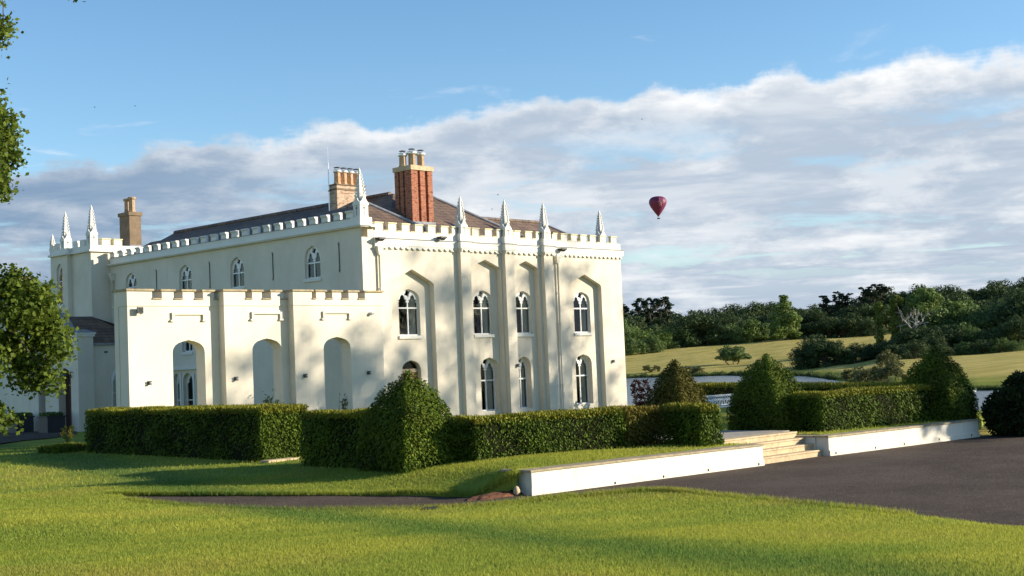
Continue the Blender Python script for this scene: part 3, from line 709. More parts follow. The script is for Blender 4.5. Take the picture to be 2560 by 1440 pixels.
# --- pinnacles
def pinnacle(cx, cy, z0, shaft, h, hw=.20):
    """square shaft with a sunk cross and gablets (part), crocketed spire and finial (sub-parts)"""
    mb = MB(); zt = z0+shaft
    mb.box(cx-hw, cx+hw, cy-hw, cy+hw, z0, zt)
    for sx, sy in ((1, 0), (-1, 0), (0, 1), (0, -1)):       # ogee gablets
        prof = [(-hw*1.12, zt-.14), (hw*1.12, zt-.14), (hw*1.05, zt-.05), (hw*.55, zt+.05), (hw*.2, zt+.18), (0, zt+.36), (-hw*.2, zt+.18), (-hw*.55, zt+.05), (-hw*1.05, zt-.05)]
        if sy: mb.plate(prof, [], (lambda a, z, d: (cx+a, cy-hw*1.04+d, z)) if sy < 0 else (lambda a, z, d: (cx-a, cy+hw*1.04-d, z)), -.015, .05)
        else: mb.plate(prof, [], (lambda a, z, d: (cx-hw*1.04+d, cy-a, z)) if sx < 0 else (lambda a, z, d: (cx+hw*1.04-d, cy+a, z)), -.015, .05)
    sh = hp(mb.build('pinnacle', M_white))
    for M in ((lambda a, z, d: (cx+a, cy-hw+d, z)), (lambda a, z, d: (cx-hw+d, cy-a, z))):
        zc = z0+shaft*.52; s_ = min(.30, shaft*.42)
        MB().plate([(-.012, zc-s_), (.012, zc-s_), (.014, zc+.02), (.07, zc+.03), (.07, zc+.055), (.014, zc+.065), (.012, zc+s_*.8), (-.012, zc+s_*.8), (-.014, zc+.065), (-.07, zc+.055), (-.07, zc+.03), (-.014, zc+.02)], [], M, -.006).build('cross_slit', M_grey, sh)
    sp = MB(); zs = zt-.05; ze = z0+h-.26
    sp.frus(cx, cy, zs, ze, hw*.66, hw*.66, hw*.20, hw*.20)
    for k in range(7):                                       # crockets up the four corners
        t = (k+.6)/7.2; z = zs+.18+(ze-zs-.18)*t; r_ = hw*.66*(1-t)+hw*.20*t+.008
        for sx, sy in ((1, 1), (1, -1), (-1, 1), (-1, -1)):
            q = .032*(1-.35*t); sp.frus(cx+sx*r_, cy+sy*r_, z-.05, z+.03, q*.35, q*.35, q, q)
            sp.frus(cx+sx*(r_+.01), cy+sy*(r_+.01), z+.03, z+.065, q, q, q*.3, q*.3)
    sp.build('spire', M_white, sh)
    MB().lathe([(.03, 0), (.075, .015), (.075, .045), (.05, .06), (.062, .10), (.03, .19), (.006, .275)], (cx, cy, ze-.015), 8).build('finial', M_white, sh)
hp(MB().box(33.74, 34.34, YF-.06, YF+.55, 8.49, 8.79).build('pinnacle_plinth', M_white))
pinnacle(34.04, YF+.24, 8.79, .62, 1.97, .205)
for a, b in PIL:
    hp(MB().box(a+.03, b-.03, YF-.235, YF+.2, 8.30, 8.34).build('pinnacle_plinth', M_white))
    pinnacle((a+b)/2+.0, YF-.02, 8.34, .40, 1.62, .185)
pinnacle(48.80, YF+.55, 8.32, .45, 1.62, .175)
# --- wing wall facing the lawn, with windows and arrow slits
WYS = [43.32, 48.52, 52.5, 57.1]
wh = [arched(-y, .50, 6.64, 7.38, 7.95) for y in WYS]; wd = [.16]*4
wh.append(arched(-52.5, .40, 4.05, 4.95, 5.4)); wd.append(.16)
gl = [(53.45, .26), (52.54, .38), (51.6, .26)]
for y, h_ in gl: wh.append(arched(-y, h_, .9, 2.65, 3.12)); wd.append(.22)
mb = MB().plate([(-YT, z_s), (-YF, z_s), (-YF, 8.40), (-YT, 8.40)], wh, WM(XW), 0, hole_depth=wd)
hp(mb.build('wall', M_stucco))
for y in WYS: window(WM(XW+.10), -y, .50, 6.64, 7.38, 7.95, 7.27, hp, sill_stone=.12, curtain=0)
window(WM(XW+.12), -52.5, .40, 4.05, 4.95, 5.4, 4.7, hp, sill_stone=.12)
for y, h_ in gl: window(WM(XW+.18), -y, h_, .9, 2.65, 3.12, 1.9, hp, sill_stone=False, lancet=True)
hp(MB().box(XW-.16, XW-.002, 51.2, 53.9, 3.26, 3.36).build('string_course', M_white))
for a_, z0_, z1_ in ((52.02, .4, 3.1), (53.08, .4, 3.1)): hp(MB().box(XW-.05, XW-.001, a_-.06, a_+.06, z0_, z1_).build('mullion_post', M_white))
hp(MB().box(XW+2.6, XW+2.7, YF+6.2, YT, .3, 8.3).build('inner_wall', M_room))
for y in (41.6, 45.94, 50.55, 54.86):
    mb = MB(); mb.box(XW-.03, XW-.001, y-.018, y+.018, 6.82, 7.86)
    for z in (6.8, 7.88): mb.add([(XW-.035, y, z-.07), (XW-.035, y-.045, z), (XW-.035, y, z+.07), (XW-.035, y+.045, z), (XW-.001, y, z)], [(0, 3, 2, 1), (0, 1, 4), (1, 2, 4), (2, 3, 4), (3, 0, 4)])
    hp(mb.build('tie_rod', M_grey))
# wing cornice and battlements
hp(MB().box(XW-.16, XW+.3, YF-.16, YT-.1, 8.402, 8.44).build('cornice', M_white)); hp(MB().box(XW-.22, XW+.3, YF-.22, YT-.1, 8.442, 8.487).build('cornice', M_white))
hp(MB().box(XW+.3, 34.52, YF-.22, YF+.4, 8.402, 8.487).build('cornice', M_white)); hp(MB().box(XW+.3, 34.42, YF-.01, YF+.4, 8.013, 8.402).build('parapet', M_stucco))
hp(MB().box(XW-.07, XW+.3, YF+.56, YT-.1, 8.489, 8.775).build('parapet', M_white)); hp(MB().box(XW-.10, XW+.32, YF+.56, YT-.1, 8.777, 8.792).build('lead_cover', M_lead))
wm = MB()      # merlon with a rounded overhanging top, shared
prof = [(0, 0), (.11, 0), (.11, .29), (-.06, .29), (-.075, .255), (-.055, .225), (-.015, .20), (.0, .13), (-.01, .05)]
wm.plate([(-x, z) for x, z in prof][::-1], [], lambda a, z, d: (-a, d, z), -.205, .205)
wme = wm.mesh('merlon'); wme.materials.append(M_white)
for i in range(24):
    o = link('merlon', wme); o.location = (XW-.06, 40.82+.774*i, 8.793); hp(o)
# --- downpipes
def downpipe(x, y, z0, z1, nx, ny, hop=True):
    cx, cy = x+nx*.09, y+ny*.09
    p = hp(MB().tube([(cx, cy, z0), (cx, cy, z1)], .045, 10).build('downpipe', M_pipe, None, True))
    mb = MB()
    for k in range(1, 5):
        z = z0+(z1-z0)*k/5; mb.lathe([(.045, 0), (.062, .01), (.062, .06), (.045, .07)], (cx, cy, z), 10)
    mb.build('collar', M_pipe, p)
    if hop:
        MB().frus(cx, cy, z1-.02, z1+.26, .06, .06, .15, .11).box(cx-.17, cx+.17, cy-.13, cy+.085, z1+.262, z1+.33).build('hopper', M_pipe, p)
downpipe(34.62, YF, .5, 7.35, 0, -1); downpipe(45.0, YF, .5, 7.28, 0, -1); downpipe(XW, 58.62, 1.0, 7.70, -1, 0)
# --- tower at the far end of the wing
XT, XT2, YT2, YT3 = 32.84, 32.60, 60.8, 62.45
hp(MB().box(XT, 36.5, YT, YT2, z_s, 9.09).build('tower_wall', M_stucco))
tw = MB().plate([(-YT3, z_s), (-YT2, z_s), (-YT2, 9.088), (-YT3, 9.088)], [arched(-61.58, .30, 6.72, 8.2, 8.72)], WM(XT2), 0, hole_depth=[.16])
tw.add([(XT2, YT2, z_s), (XT, YT2, z_s), (XT, YT2, 9.088), (XT2, YT2, 9.088)], [(0, 1, 2, 3)]); tw.add([(XT2, YT3, z_s), (36.5, YT3, z_s), (36.5, YT3, 9.088), (XT2, YT3, 9.088)], [(3, 2, 1, 0)])
hp(tw.build('tower_wall', M_stucco))
window(WM(XT2+.10), -61.58, .30, 6.72, 8.2, 8.72, 7.85, hp, sill_stone=.12, lancet=True)
for x0, x1, y0, y1 in ((XT-.02, 36.5, YT-.02, YT2), (XT2-.02, 36.5, YT2-.02+.0, YT3+.02)):
    hp(MB().box(x0-.12, x1, y0-.12, y1, 9.092, 9.19).build('cornice', M_white)); hp(MB().box(x0, x1-.0, y0, y1-.002, 9.192, 9.42).build('parapet', M_white))
for x in (33.45, 34.08): merlon(x, x+.40, YT-.02, YT+.26, 9.42, 9.75)
for y in (59.55, 60.2): hp(MB().box(XT-.02, XT+.24, y, y+.42, 9.42, 9.72).build('merlon', M_white))
for y in (61.75, 62.15): hp(MB().box(XT2-.02, XT2+.24, y, y+.26, 9.42, 9.72).build('merlon', M_white))
pinnacle(XT+.18, YT+.18, 9.42, .62, 1.95, .19); pinnacle(XT2+.22, 61.3, 9.42, .5, 1.85, .19)
pinnacle(XT2+.1, 62.4, 9.42, .12, .85, .11)
# --- range running on behind the tower, mostly hidden by the oak
hp(MB().box(33.4, 38, 62.5, 82, z_s, 7.9).build('wall', M_stucco)); hp(MB().box(33.2, 38.2, 62.5, 82, 7.902, 8.02).build('cornice', M_white))
hp(MB().add([(33.3, 62.6, 8.02), (33.3, 82, 8.02), (36.5, 82, 8.45), (36.5, 62.6, 8.45), (39.7, 62.6, 8.02), (39.7, 82, 8.02)], [(0, 3, 2, 1), (3, 4, 5, 2)]).build('roof', M_slate))
for x, y in ((34.0, 68.6), (34.55, 68.9), (33.6, 69.2)):
    hp(MB().lathe([(.17, 0), (.20, .06), (.15, .1), (.15, .22), (.19, .26), (.16, .32), (.16, .46), (.21, .5), (.21, .58), (.14, .62)], (x, y, 8.1), 12).build('chimney_pot', M_pot))
# --- roofs (three hipped slate roofs behind the battlements)
def hip_roof(pts, faces, name='roof'): return hp(MB().add(pts, faces).build(name, M_slate))
T = .69
# wing roof in front
z0 = 8.2; hwid = 2.25
hip_roof([(34.3, 40.7, z0), (38.8, 40.7, z0), (36.55, 40.7+hwid, z0+hwid*T), (34.3, 62, z0), (38.8, 62, z0), (36.55, 62-hwid, z0+hwid*T)], [(0, 1, 2), (0, 2, 5, 3), (1, 4, 5, 2), (3, 5, 4)])
# main roof behind it, higher
hm = 3.28
hip_roof([(35.6, 40.72, z0-.01), (44.35, 40.72, z0-.01), (41.07, 40.72+hm, z0+hm*T), (38.88, 40.72+hm, z0+hm*T), (38.88, 61.2, z0+hm*T), (35.6, 64.4, z0), (44.35, 52, z0-.01), (41.07, 50, z0+hm*T)],
         [(0, 1, 2, 3), (0, 3, 4, 5), (1, 6, 7, 2), (2, 7, 4, 3)])
hc = 1.72
hip_roof([(41, 40.74, z0-.02), (48.3, 40.74, z0-.02), (48.3-hc, 40.74+hc, z0+hc*T), (41, 40.74+hc, z0+hc*T), (41, 40.74+2*hc, z0-.02), (48.3, 40.74+2*hc, z0-.02)], [(0, 1, 2, 3), (3, 2, 5, 4), (1, 5, 2)])
def ridge(a, b, m=M_lead, r_=.07, name='ridge_roll'): hp(MB().tube([a, b], r_, 8).build(name, m))
ridge((36.55, 40.7+hwid, z0+hwid*T+.02), (38.8, 40.7, z0+.03)); ridge((41.07, 44.0, z0+hm*T+.02), (44.35, 40.72, z0+.03)); ridge((48.3-hc, 40.74+hc, z0+hc*T+.02), (48.3, 40.74, z0+.03), r_=.05)
for i in range(9):
    x0_ = 42.6+i*.44; hp(MB().lathe([(.10, 0), (.10, .42)], (0, 0, 0), 8).build('ridge_tile', M_slate)).matrix_basis = Matrix.Translation((x0_, 40.74+hc, z0+hc*T))@Matrix.Rotation(math.pi/2, 4, 'Y')
for i in range(34):
    y0_ = 44.2+i*.5; hp(MB().lathe([(.11, 0), (.11, .47)], (0, 0, 0), 8).build('ridge_tile', M_slate)).matrix_basis = Matrix.Translation((38.88, y0_+.47, z0+hm*T))@Matrix.Rotation(math.pi/2, 4, 'X')
# --- chimneys
def pot(cx, cy, z, h, r_, m, ch, cowl=True):
    MB().lathe([(r_*1.15, 0), (r_*1.15, .08), (r_, .1), (r_*.94, h-.16), (r_*1.0, h-.14)], (cx, cy, z), 8, math.pi/8).build('chimney_pot', m, ch)
    MB().lathe([(r_*1.0, 0), (r_*1.30, .035), (r_*1.34, .10), (r_*1.1, .13), (r_*.9, .135)], (cx, cy, z+h-.14), 12).build('pot_collar', M_metal if cowl else m, ch)
    if cowl:
        mb = MB()
        for k in range(4): a = k*math.pi/2+.4; mb.tube([(cx+.09*math.cos(a), cy+.09*math.sin(a), z+h-.01), (cx+.11*math.cos(a), cy+.11*math.sin(a), z+h+.09)], .008, 5)
        mb.lathe([(.02, .115), (.15, .085), (.15, .095), (.02, .125)], (cx, cy, z+h), 12); mb.build('cowl', M_grey, ch)
x0, x1, y0, y1, zb, zt = 37.92, 39.12, 41.75, 42.80, 8.4, 11.28
mb = MB()
for a, b in ((x0, x0+.36), (x0+.50, x0+.78), (x0+.93, x1)): mb.box(a, b, y0, y0+.2, zb, zt-.14)
for a, b in ((y0+.202, y0+.42), (y0+.52, y0+.72), (y0+.82, y1)): mb.box(x0, x0+.12, a, b, zb, zt-.14)
mb.box(x0+.10, x1-.001, y0+.16, y1, zb, zt-.141)
ch = hp(mb.build('chimney', M_brick))
MB().box(x0-.05, x1+.05, y0-.05, y1+.05, zt-.138, zt+.06).build('chimney_cap', M_sand, ch)
MB().box(x0-.06, x1+.06, y0-.04, y1, 8.6, 8.98).build('flashing', M_lead, ch)
pot(x0+.24, y0+.76, zt+.05, .62, .16, M_pot, ch); pot(x0+.55, y0+.52, zt+.05, .70, .165, M_pot, ch); pot(x0+.92, y0+.38, zt+.05, .66, .16, M_pot, ch)
x0, x1, y0, y1, zb, zt = 37.40, 38.95, 46.0, 46.5, 9.3, 11.0
ch = hp(MB().box(x0, x1, y0, y1, zb, zt).build('chimney', M_brick2))
MB().box(x0-.03, x1+.03, y0-.03, y1+.03, zt-.22, zt-.14).box(x0-.05, x1+.05, y0-.05, y1+.05, zt+.001, zt+.05).build('chimney_cap', M_render_brown, ch)
for i in range(4): pot(x0+.24+.36*i, y0+.25, zt+.05, .66, .145, M_pot2, ch)
x0, x1, y0, y1, zb, zt = 36.14, 36.80, 61.0, 61.95, 8.8, 11.38
ch = hp(MB().box(x0, x1, y0, y1, zb, zt).build('chimney', M_render_brown)); MB().box(x0-.06, x1+.06, y0-.06, y1+.06, zt-.16, zt+.02).build('chimney_cap', M_render_brown, ch); MB().box(x0-.03, x1+.03, y0-.03, y1+.03, 9.4, 9.72).build('flashing', M_lead, ch)
pot(x0+.33, y0+.28, zt+.02, .80, .16, M_pot, ch, False); pot(x0+.33, y0+.70, zt+.02, .76, .16, M_pot, ch, False)
pm = atx(826, 455, 37.35); ptop = atx(825, 366, 37.35)
ms = hp(MB().tube([(37.33, 46.47, 9.6), (37.33, 46.47, ptop[2]-.7)], .028, 8).tube([(37.33, 46.47, ptop[2]-.7), (37.33, 46.47, ptop[2])], .016, 6).build('aerial_mast', M_metal))
MB().box(37.3, 37.41, 46.44, 46.5, 10.75, 10.8).build('bracket', M_grey, ms)
# --- entrance porch
PX, PY0, PY1 = 30.8, 56.83, 59.5
pc = 58.16
mb = MB().plate([(-PY1-.3, z_s), (-PY0-.1, z_s), (-PY0-.1, 4.62), (-pc, 5.86), (-PY1-.3, 4.62)], [arched(-57.92, .62, z_s+.01, 2.9, 3.58)], WM(PX), 0, hole_depth=[.45])
hp(mb.build('porch_wall', M_stucco))
hp(MB().box(31.0, XW-.001, PY0, PY0+.3, z_s, 4.60).build('porch_wall', M_stucco))
hp(MB().box(30.72, 31.50, 56.55, 57.22, z_s, 4.95).build('porch_pier', M_stucco)); hp(MB().box(30.66, 31.56, 56.49, 57.28, 4.952, 5.06).box(30.62, 31.60, 56.45, 57.32, 5.062, 5.14).build('pier_cap', M_white)); hp(MB().frus(31.11, 56.885, 5.142, 5.30, .52, .46, .10, .08).build('pier_cap', M_lead))
hp(MB().box(30.72, 31.5, 60.3, 61.3, z_s, 4.95).build('porch_pier', M_stucco)); hp(MB().box(30.66, 31.56, 60.24, 61.36, 4.952, 5.1).build('pier_cap', M_white))
hp(MB().add([(30.85, 56.75, 4.66), (30.85, pc, 5.95), (32.35, pc, 5.95), (XW, 57.6, 5.2), (XW, 56.75, 4.66), (30.85, 59.7, 4.66), (XW, 59.7, 4.66), (XW, pc, 5.5)], [(0, 4, 3, 2, 1), (1, 2, 7, 6, 5)]).build('porch_roof', M_slate))
mb = MB()
for a, b in (((30.8, 56.72, 4.66), (30.8, pc, 6.0)), ((30.8, pc, 6.0), (30.8, 59.8, 4.66))): mb.add([(30.7, a[1], a[2]), (31.05, a[1], a[2]), (31.05, b[1], b[2]), (30.7, b[1], b[2]), (30.7, a[1], a[2]+.13), (31.05, a[1], a[2]+.13), (31.05, b[1], b[2]+.13), (30.7, b[1], b[2]+.13)], [(0, 3, 2, 1), (4, 5, 6, 7), (0, 1, 5, 4), (1, 2, 6, 5), (2, 3, 7, 6), (3, 0, 4, 7)])
hp(mb.build('gable_coping', M_lead)); hp(MB().box(31.5, XW-.002, 56.70, 56.83, 4.56, 4.655).build('gutter', M_lead))
wn = MB().plate(arched(32.75, .27, 1.2, 2.95, 3.42), [], FM(PY0-.012), 0); window(FM(PY0-.06), 32.78, .27, 1.2, 2.95, 3.42, 2.35, hp, sill_stone=False, lancet=True)
hp(MB().box(32.2, 32.36, PY0-.03, PY0-.001, 4.2, 4.28).build('air_vent', M_grey))
d_ = hp(MB().plate([(-58.54, z_s), (-57.30, z_s)]+archpts(-57.92, .62, 2.9, 3.56), [], WM(PX+.35), 0, .06).build('door', M_doorb))
for k in range(1, 4): MB().box(PX+.335, PX+.349, 57.32+k*.3, 57.335+k*.3, .6, 3.2).build('door_batten', M_dark, d_)
hp(MB().box(33.0, 33.4, 62.5, 70, z_s, 5.5).build('wall', M_stucco))

# ------------------------------------------------------------------ arcaded screen wall
ARC = empty('arcade_wall', (29, 40.4, .6)); tag(ARC, 'freestanding battlemented screen wall with three tall pointed arches', 'wall')
AINV = Matrix.Translation((-29, -40.4, -.6))
def ap_(o): o.parent = ARC; o.matrix_parent_inverse = AINV; return o
BAYS = [dict(y=40.60, x0=23.89, x1=27.62, c=26.22, m=[(23.89, 24.82), (25.20, 25.66), (26.02, 26.48), (26.84, 27.26)]),
        dict(y=40.25, x0=27.47, x1=30.35, c=29.26, m=[(27.47, 28.36), (28.66, 29.08), (29.48, 29.90)]),
        dict(y=39.90, x0=30.22, x1=34.46, c=32.19, m=[(30.22, 31.06), (31.26, 31.68), (32.02, 32.44), (32.80, 33.24), (33.60, 34.46)])]
for bi, b in enumerate(BAYS):
    y = b['y']; th = .55
    ap_(MB().plate([(b['x0'], z_s), (b['x1'], z_s), (b['x1'], 5.33), (b['x0'], 5.33)], [arched(b['c'], .645, z_s+.01, 3.70, 4.16)], FM(y), 0, th).build('wall_bay', M_stucco))
    ap_(MB().box(b['x0']-.02, b['x1']-(.0 if bi == 2 else .14), y-.03, y+th-.002, 5.332, 5.56).build('parapet', M_stucco))
    for a0, a1 in b['m']:
        m_ = ap_(MB().box(a0-.02 if a0 == b['x0'] else a0, a1, y-.03, y+th-.002, 5.561, 5.84).build('merlon', M_stucco))
        MB().box(a0-.07, a1+.05, y-.09, y+th+.05, 5.842, 5.91).build('coping_stone', M_cope, m_)
    for (a0, a1), (c0, c1) in zip(b['m'][:-1], b['m'][1:]):
        ap_(MB().box(a1+.003, c0-.003, y-.075, y+th+.03, 5.561, 5.605).build('crenel_sill', M_cope))
    if bi < 2: ap_(MB().box(b['m'][-1][1]+.003, b['x1']-.15, y-.075, y+th+.03, 5.561, 5.605).build('crenel_sill', M_cope))
    c = b['c']-.0; hx = .66; q = ap_(MB().box(c-hx, c+hx, y-.075, y-.001, 5.035, 5.115).box(c-hx, c-hx+.085, y-.074, y-.001, 4.86, 5.033).box(c+hx-.085, c+hx, y-.074, y-.001, 4.86, 5.033).box(c-hx-.06, c-hx+.11, y-.085, y-.001, 4.80, 4.858).box(c+hx-.11, c+hx+.06, y-.085, y-.001, 4.80, 4.858).build('hood_mould', M_stucco))
ap_(MB().box(23.87, 24.42, 41.153, 41.42, z_s, 5.84).build('end_pier', M_stucco)); ap_(MB().box(23.82, 24.47, 41.202, 41.47, 5.842, 5.91).build('coping_stone', M_cope))

# ------------------------------------------------------------------ fixtures on the walls
def wall_light(x, y, z, label, m=M_grey):
    r_ = empty('wall_light', (x, y, z)); tag(r_, label, 'wall light', 'small square wall lights')
    MB().box(-.06, .06, -.018, .0, -.07, .07).build('back_plate', m, r_); MB().box(-.045, .045, -.12, -.08, .012, .07).box(-.045, .045, -.12, -.08, -.07, -.012).box(-.02, .02, -.085, -.017, -.02, .02).build('lamp_head', m, r_)
WL = 'small up and down wall light on the '
wall_light(24.63, 40.60, 2.74, WL+'free end of the arcade'); wall_light(27.86, 40.25, 2.76, WL+'middle bay of the arcade')
wall_light(30.63, 39.90, 2.76, WL+'last arcade bay, before its arch'); wall_light(33.64, 39.90, 2.77, WL+'last arcade bay, past its arch')
wl_ = aty(1283, 914, YF+RD-.0); wall_light(42.0, YF-.22, wl_[2], WL+'pilaster between the two narrow ground floor windows'); wl_ = aty(1532, 903, YF); wall_light(wl_[0], YF, wl_[2], WL+'front wall near its far corner')
fl = empty('floodlight', (24.27, 40.6, 5.18)); tag(fl, 'square security floodlight high on the sunlit arcade end', 'floodlight')
MB().box(-.02, .02, -.14, 0, -.02, .02).build('arm', M_grey, fl); MB().box(-.11, .11, -.20, -.14, -.11, .11).build('lamp_body', M_grey, fl); MB().box(-.085, .085, -.206, -.2005, -.085, .085).build('lens', M_glass, fl); MB().box(.16, .20, -.08, -.0, -.10, -.02).build('sensor', M_white, fl)
cc = empty('security_camera', (33.82, 39.9, 5.02)); tag(cc, 'round white security camera at the top of the arcade by the house', 'camera')
MB().lathe([(.07, 0), (.07, .03), (.05, .05)], (0, 0, 0), 14).build('mount', M_white, cc).rotation_euler = (math.pi/2, 0, 0)
o = MB().lathe([(.06, 0), (.065, .08), (.04, .1)], (0, 0, 0), 14).build('housing', M_white, cc); o.location = (.01, -.05, 0); o.rotation_euler = (math.pi/2, 0, .5)
o = MB().lathe([(.04, 0), (.035, .02), (.01, .03)], (0, 0, 0), 14).build('lens', M_dark, cc); o.location = (.055, -.135, 0); o.rotation_euler = (math.pi/2, 0, .5)
for px, py, dz, lab in ((950, 596, 0, 'black floodlight under the cornice at the near corner of the front'), (1104, 594, 0, 'black floodlight on the cornice beside the nearest front pilaster'), (1405, 623, 1, 'black floodlight on the cornice above the front downpipe')):
    q = aty(px, py, YF-.2); f_ = empty('cornice_floodlight', tuple(q)); tag(f_, lab, 'floodlight')
    MB().box(-.17, .17, -.16, .12, -.035, .035).frus(0, -.06, -.11, -.036, .05, .05, .12, .10).build('lamp_body', M_dark, f_); MB().box(-.02, .02, .10, .2, -.03, .03).build('bracket', M_dark, f_)
ln = empty('door_lantern', (30.7, 57.80, 3.05)); tag(ln, 'iron lantern on a bracket over the dark porch door', 'lantern')
MB().tube([(.1, -.75, .32), (-.1, -.75, .32), (-.1, -.3, .36), (-.1, 0, .34)], .02, 6).tube([(-.02, -.75, .05), (-.1, -.75, .32)], .016, 6).build('bracket', M_dark, ln)
MB().lathe([(.02, .42), (.06, .36), (.10, .30), (.30, .20), (.31, .17), (.02, .18)], (-.1, 0, 0), 14).build('shade', M_grey, ln); MB().lathe([(.10, .17), (.16, .0), (.13, -.12), (.03, -.14)], (-.1, 0, 0), 14).build('glass_globe', M_glass, ln)

# ------------------------------------------------------------------ foliage builders
def unit(v): return v/np.maximum(np.linalg.norm(v, axis=1, keepdims=True), 1e-9)
def sprays(P, N, length, width, rg, droop=.25, tips=None, spread=.75, lift=0.0):
    """one narrow two-triangle leaf spray at each point, leaning out along the normal"""
    n = len(P); tn = np.cross(N, rg.normal(0, 1, (n, 3))); d = unit(N*lift+unit(tn)*.9+rg.normal(0, spread*.3, (n, 3))+np.array([0, 0, .35-droop])) if lift else unit(N+rg.normal(0, spread, (n, 3))+np.array([0, 0, .25-droop]))
    s_ = unit(np.cross(d, N+rg.normal(0, .35, (n, 3)))) if lift else unit(np.cross(d, rg.normal(0, 1, (n, 3))))
    L = length*rg.uniform(.6, 1.35, n)[:, None]; W = width*rg.uniform(.6, 1.3, n)[:, None]
    b = P-d*L*.35; mid = b+d*L*.55+np.c_[np.zeros(n), np.zeros(n), -.1*L[:, 0]]; tip = b+d*L+np.c_[np.zeros(n), np.zeros(n), -droop*L[:, 0]]
    V = np.stack([b, mid+s_*W, tip, mid-s_*W], 1).reshape(-1, 3); F = np.arange(4*n).reshape(n, 4)
    at = {'rnd': rg.uniform(0, 1, n), 'tip': np.zeros(n) if tips is None else tips}
    return V, F, at
def quad_leaves(P, N, size, rg, flat=.5):
    n = len(P); nn = unit(N+rg.normal(0, flat, (n, 3))); a = unit(np.cross(nn, rg.normal(0, 1, (n, 3)))); b = np.cross(nn, a); S = size*rg.uniform(.55, 1.3, n)[:, None]
    asp = rg.uniform(.55, 1.0, n)[:, None]
    V = np.stack([P-a*S, P-b*S*asp+nn*S*.15, P+a*S, P+b*S*asp+nn*S*.15], 1).reshape(-1, 3)
    return V, np.arange(4*n).reshape(n, 4), {'rnd': rg.uniform(0, 1, n)}
def merge(parts):
    V = []; F = []; A = {}; k = 0
    for v, f, a in parts:
        V.append(v); F.append(f+k); k += len(v)
        for q, w_ in a.items(): A.setdefault(q, []).append(w_)
    return np.vstack(V), np.vstack(F), {q: np.concatenate(w_) for q, w_ in A.items()}
def surf_pts(quads, dens, rg):
    P = []; N = []
    for q in quads:
        a, b, c, d = (np.array(x, float) for x in q); nrm = np.cross(b-a, d-a); area = np.linalg.norm(nrm); nrm = nrm/max(area, 1e-9)
        area = .5*np.linalg.norm(np.cross(b-a, c-a))+.5*np.linalg.norm(np.cross(c-a, d-a)); n = max(1, int(area*dens)); u = rg.uniform(0, 1, (n, 1)); v = rg.uniform(0, 1, (n, 1))
        P.append((a*(1-u)+b*u)*(1-v)+(d*(1-u)+c*u)*v); N.append(np.tile(nrm, (n, 1)))
    return np.vstack(P), np.vstack(N)
def lump(P, amp=.05, f=2.2): return amp*(np.sin(P[:, 0]*f+1.3*P[:, 2])*np.sin(P[:, 1]*f*1.1+.7)+.6*np.sin(P[:, 2]*f*2.1+P[:, 0]*3.1)*np.cos(P[:, 1]*2.9))
def hedge(name, plan, z0, z1, label, m=M_yew, dens=2000, seed=1, group=None, taper=.05, length=.072, toptint=.75):
    """clipped hedge over a convex plan polygon (CCW); foliage skin over an inner twig mass"""
    rg = np.random.default_rng(seed); plan = [np.array(p, float) for p in plan]; c = sum(plan)/len(plan); top = [c+(p-c)*(1-taper/np.linalg.norm(p-c)) for p in plan]; n = len(plan)
    root = empty(name, (c[0], c[1], z0)); tag(root, label, 'hedge', group)
    nseg = 1; quads = []
    for i in range(n):
        a, b = plan[i], plan[(i+1) % n]; ta, tb = top[i], top[(i+1) % n]; quads.append(((*a, z0), (*b, z0), (*tb, z1), (*ta, z1)))
    P, N = surf_pts(quads, dens, rg)
    if n == 4: tq = [((*top[0], z1), (*top[1], z1), (*top[2], z1), (*top[3], z1))]
    PT, NT_ = surf_pts(tq, dens*1.2, rg); 
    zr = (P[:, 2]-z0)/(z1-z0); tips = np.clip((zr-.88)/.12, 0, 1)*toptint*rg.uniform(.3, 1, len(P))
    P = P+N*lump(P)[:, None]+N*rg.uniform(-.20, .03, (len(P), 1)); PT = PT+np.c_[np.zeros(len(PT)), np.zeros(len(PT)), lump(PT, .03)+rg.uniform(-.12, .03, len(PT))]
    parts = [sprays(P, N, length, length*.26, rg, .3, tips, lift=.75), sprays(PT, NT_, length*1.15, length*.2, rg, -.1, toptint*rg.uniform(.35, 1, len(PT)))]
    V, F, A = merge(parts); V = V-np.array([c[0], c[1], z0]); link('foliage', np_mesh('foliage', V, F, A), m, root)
    mb = MB(); k = .15; ip = [c+(p-c)*(1-.20/np.linalg.norm(p-c)*1.4) for p in plan]
    mb.add([(*(p-c), 0) for p in ip]+[(*(p-c), z1-z0-k) for p in ip], [tuple(range(n-1, -1, -1)), tuple(range(n, 2*n))]+[(i, (i+1) % n, n+(i+1) % n, n+i) for i in range(n)]); mb.build('inner_twigs', M_core, root)
    return root
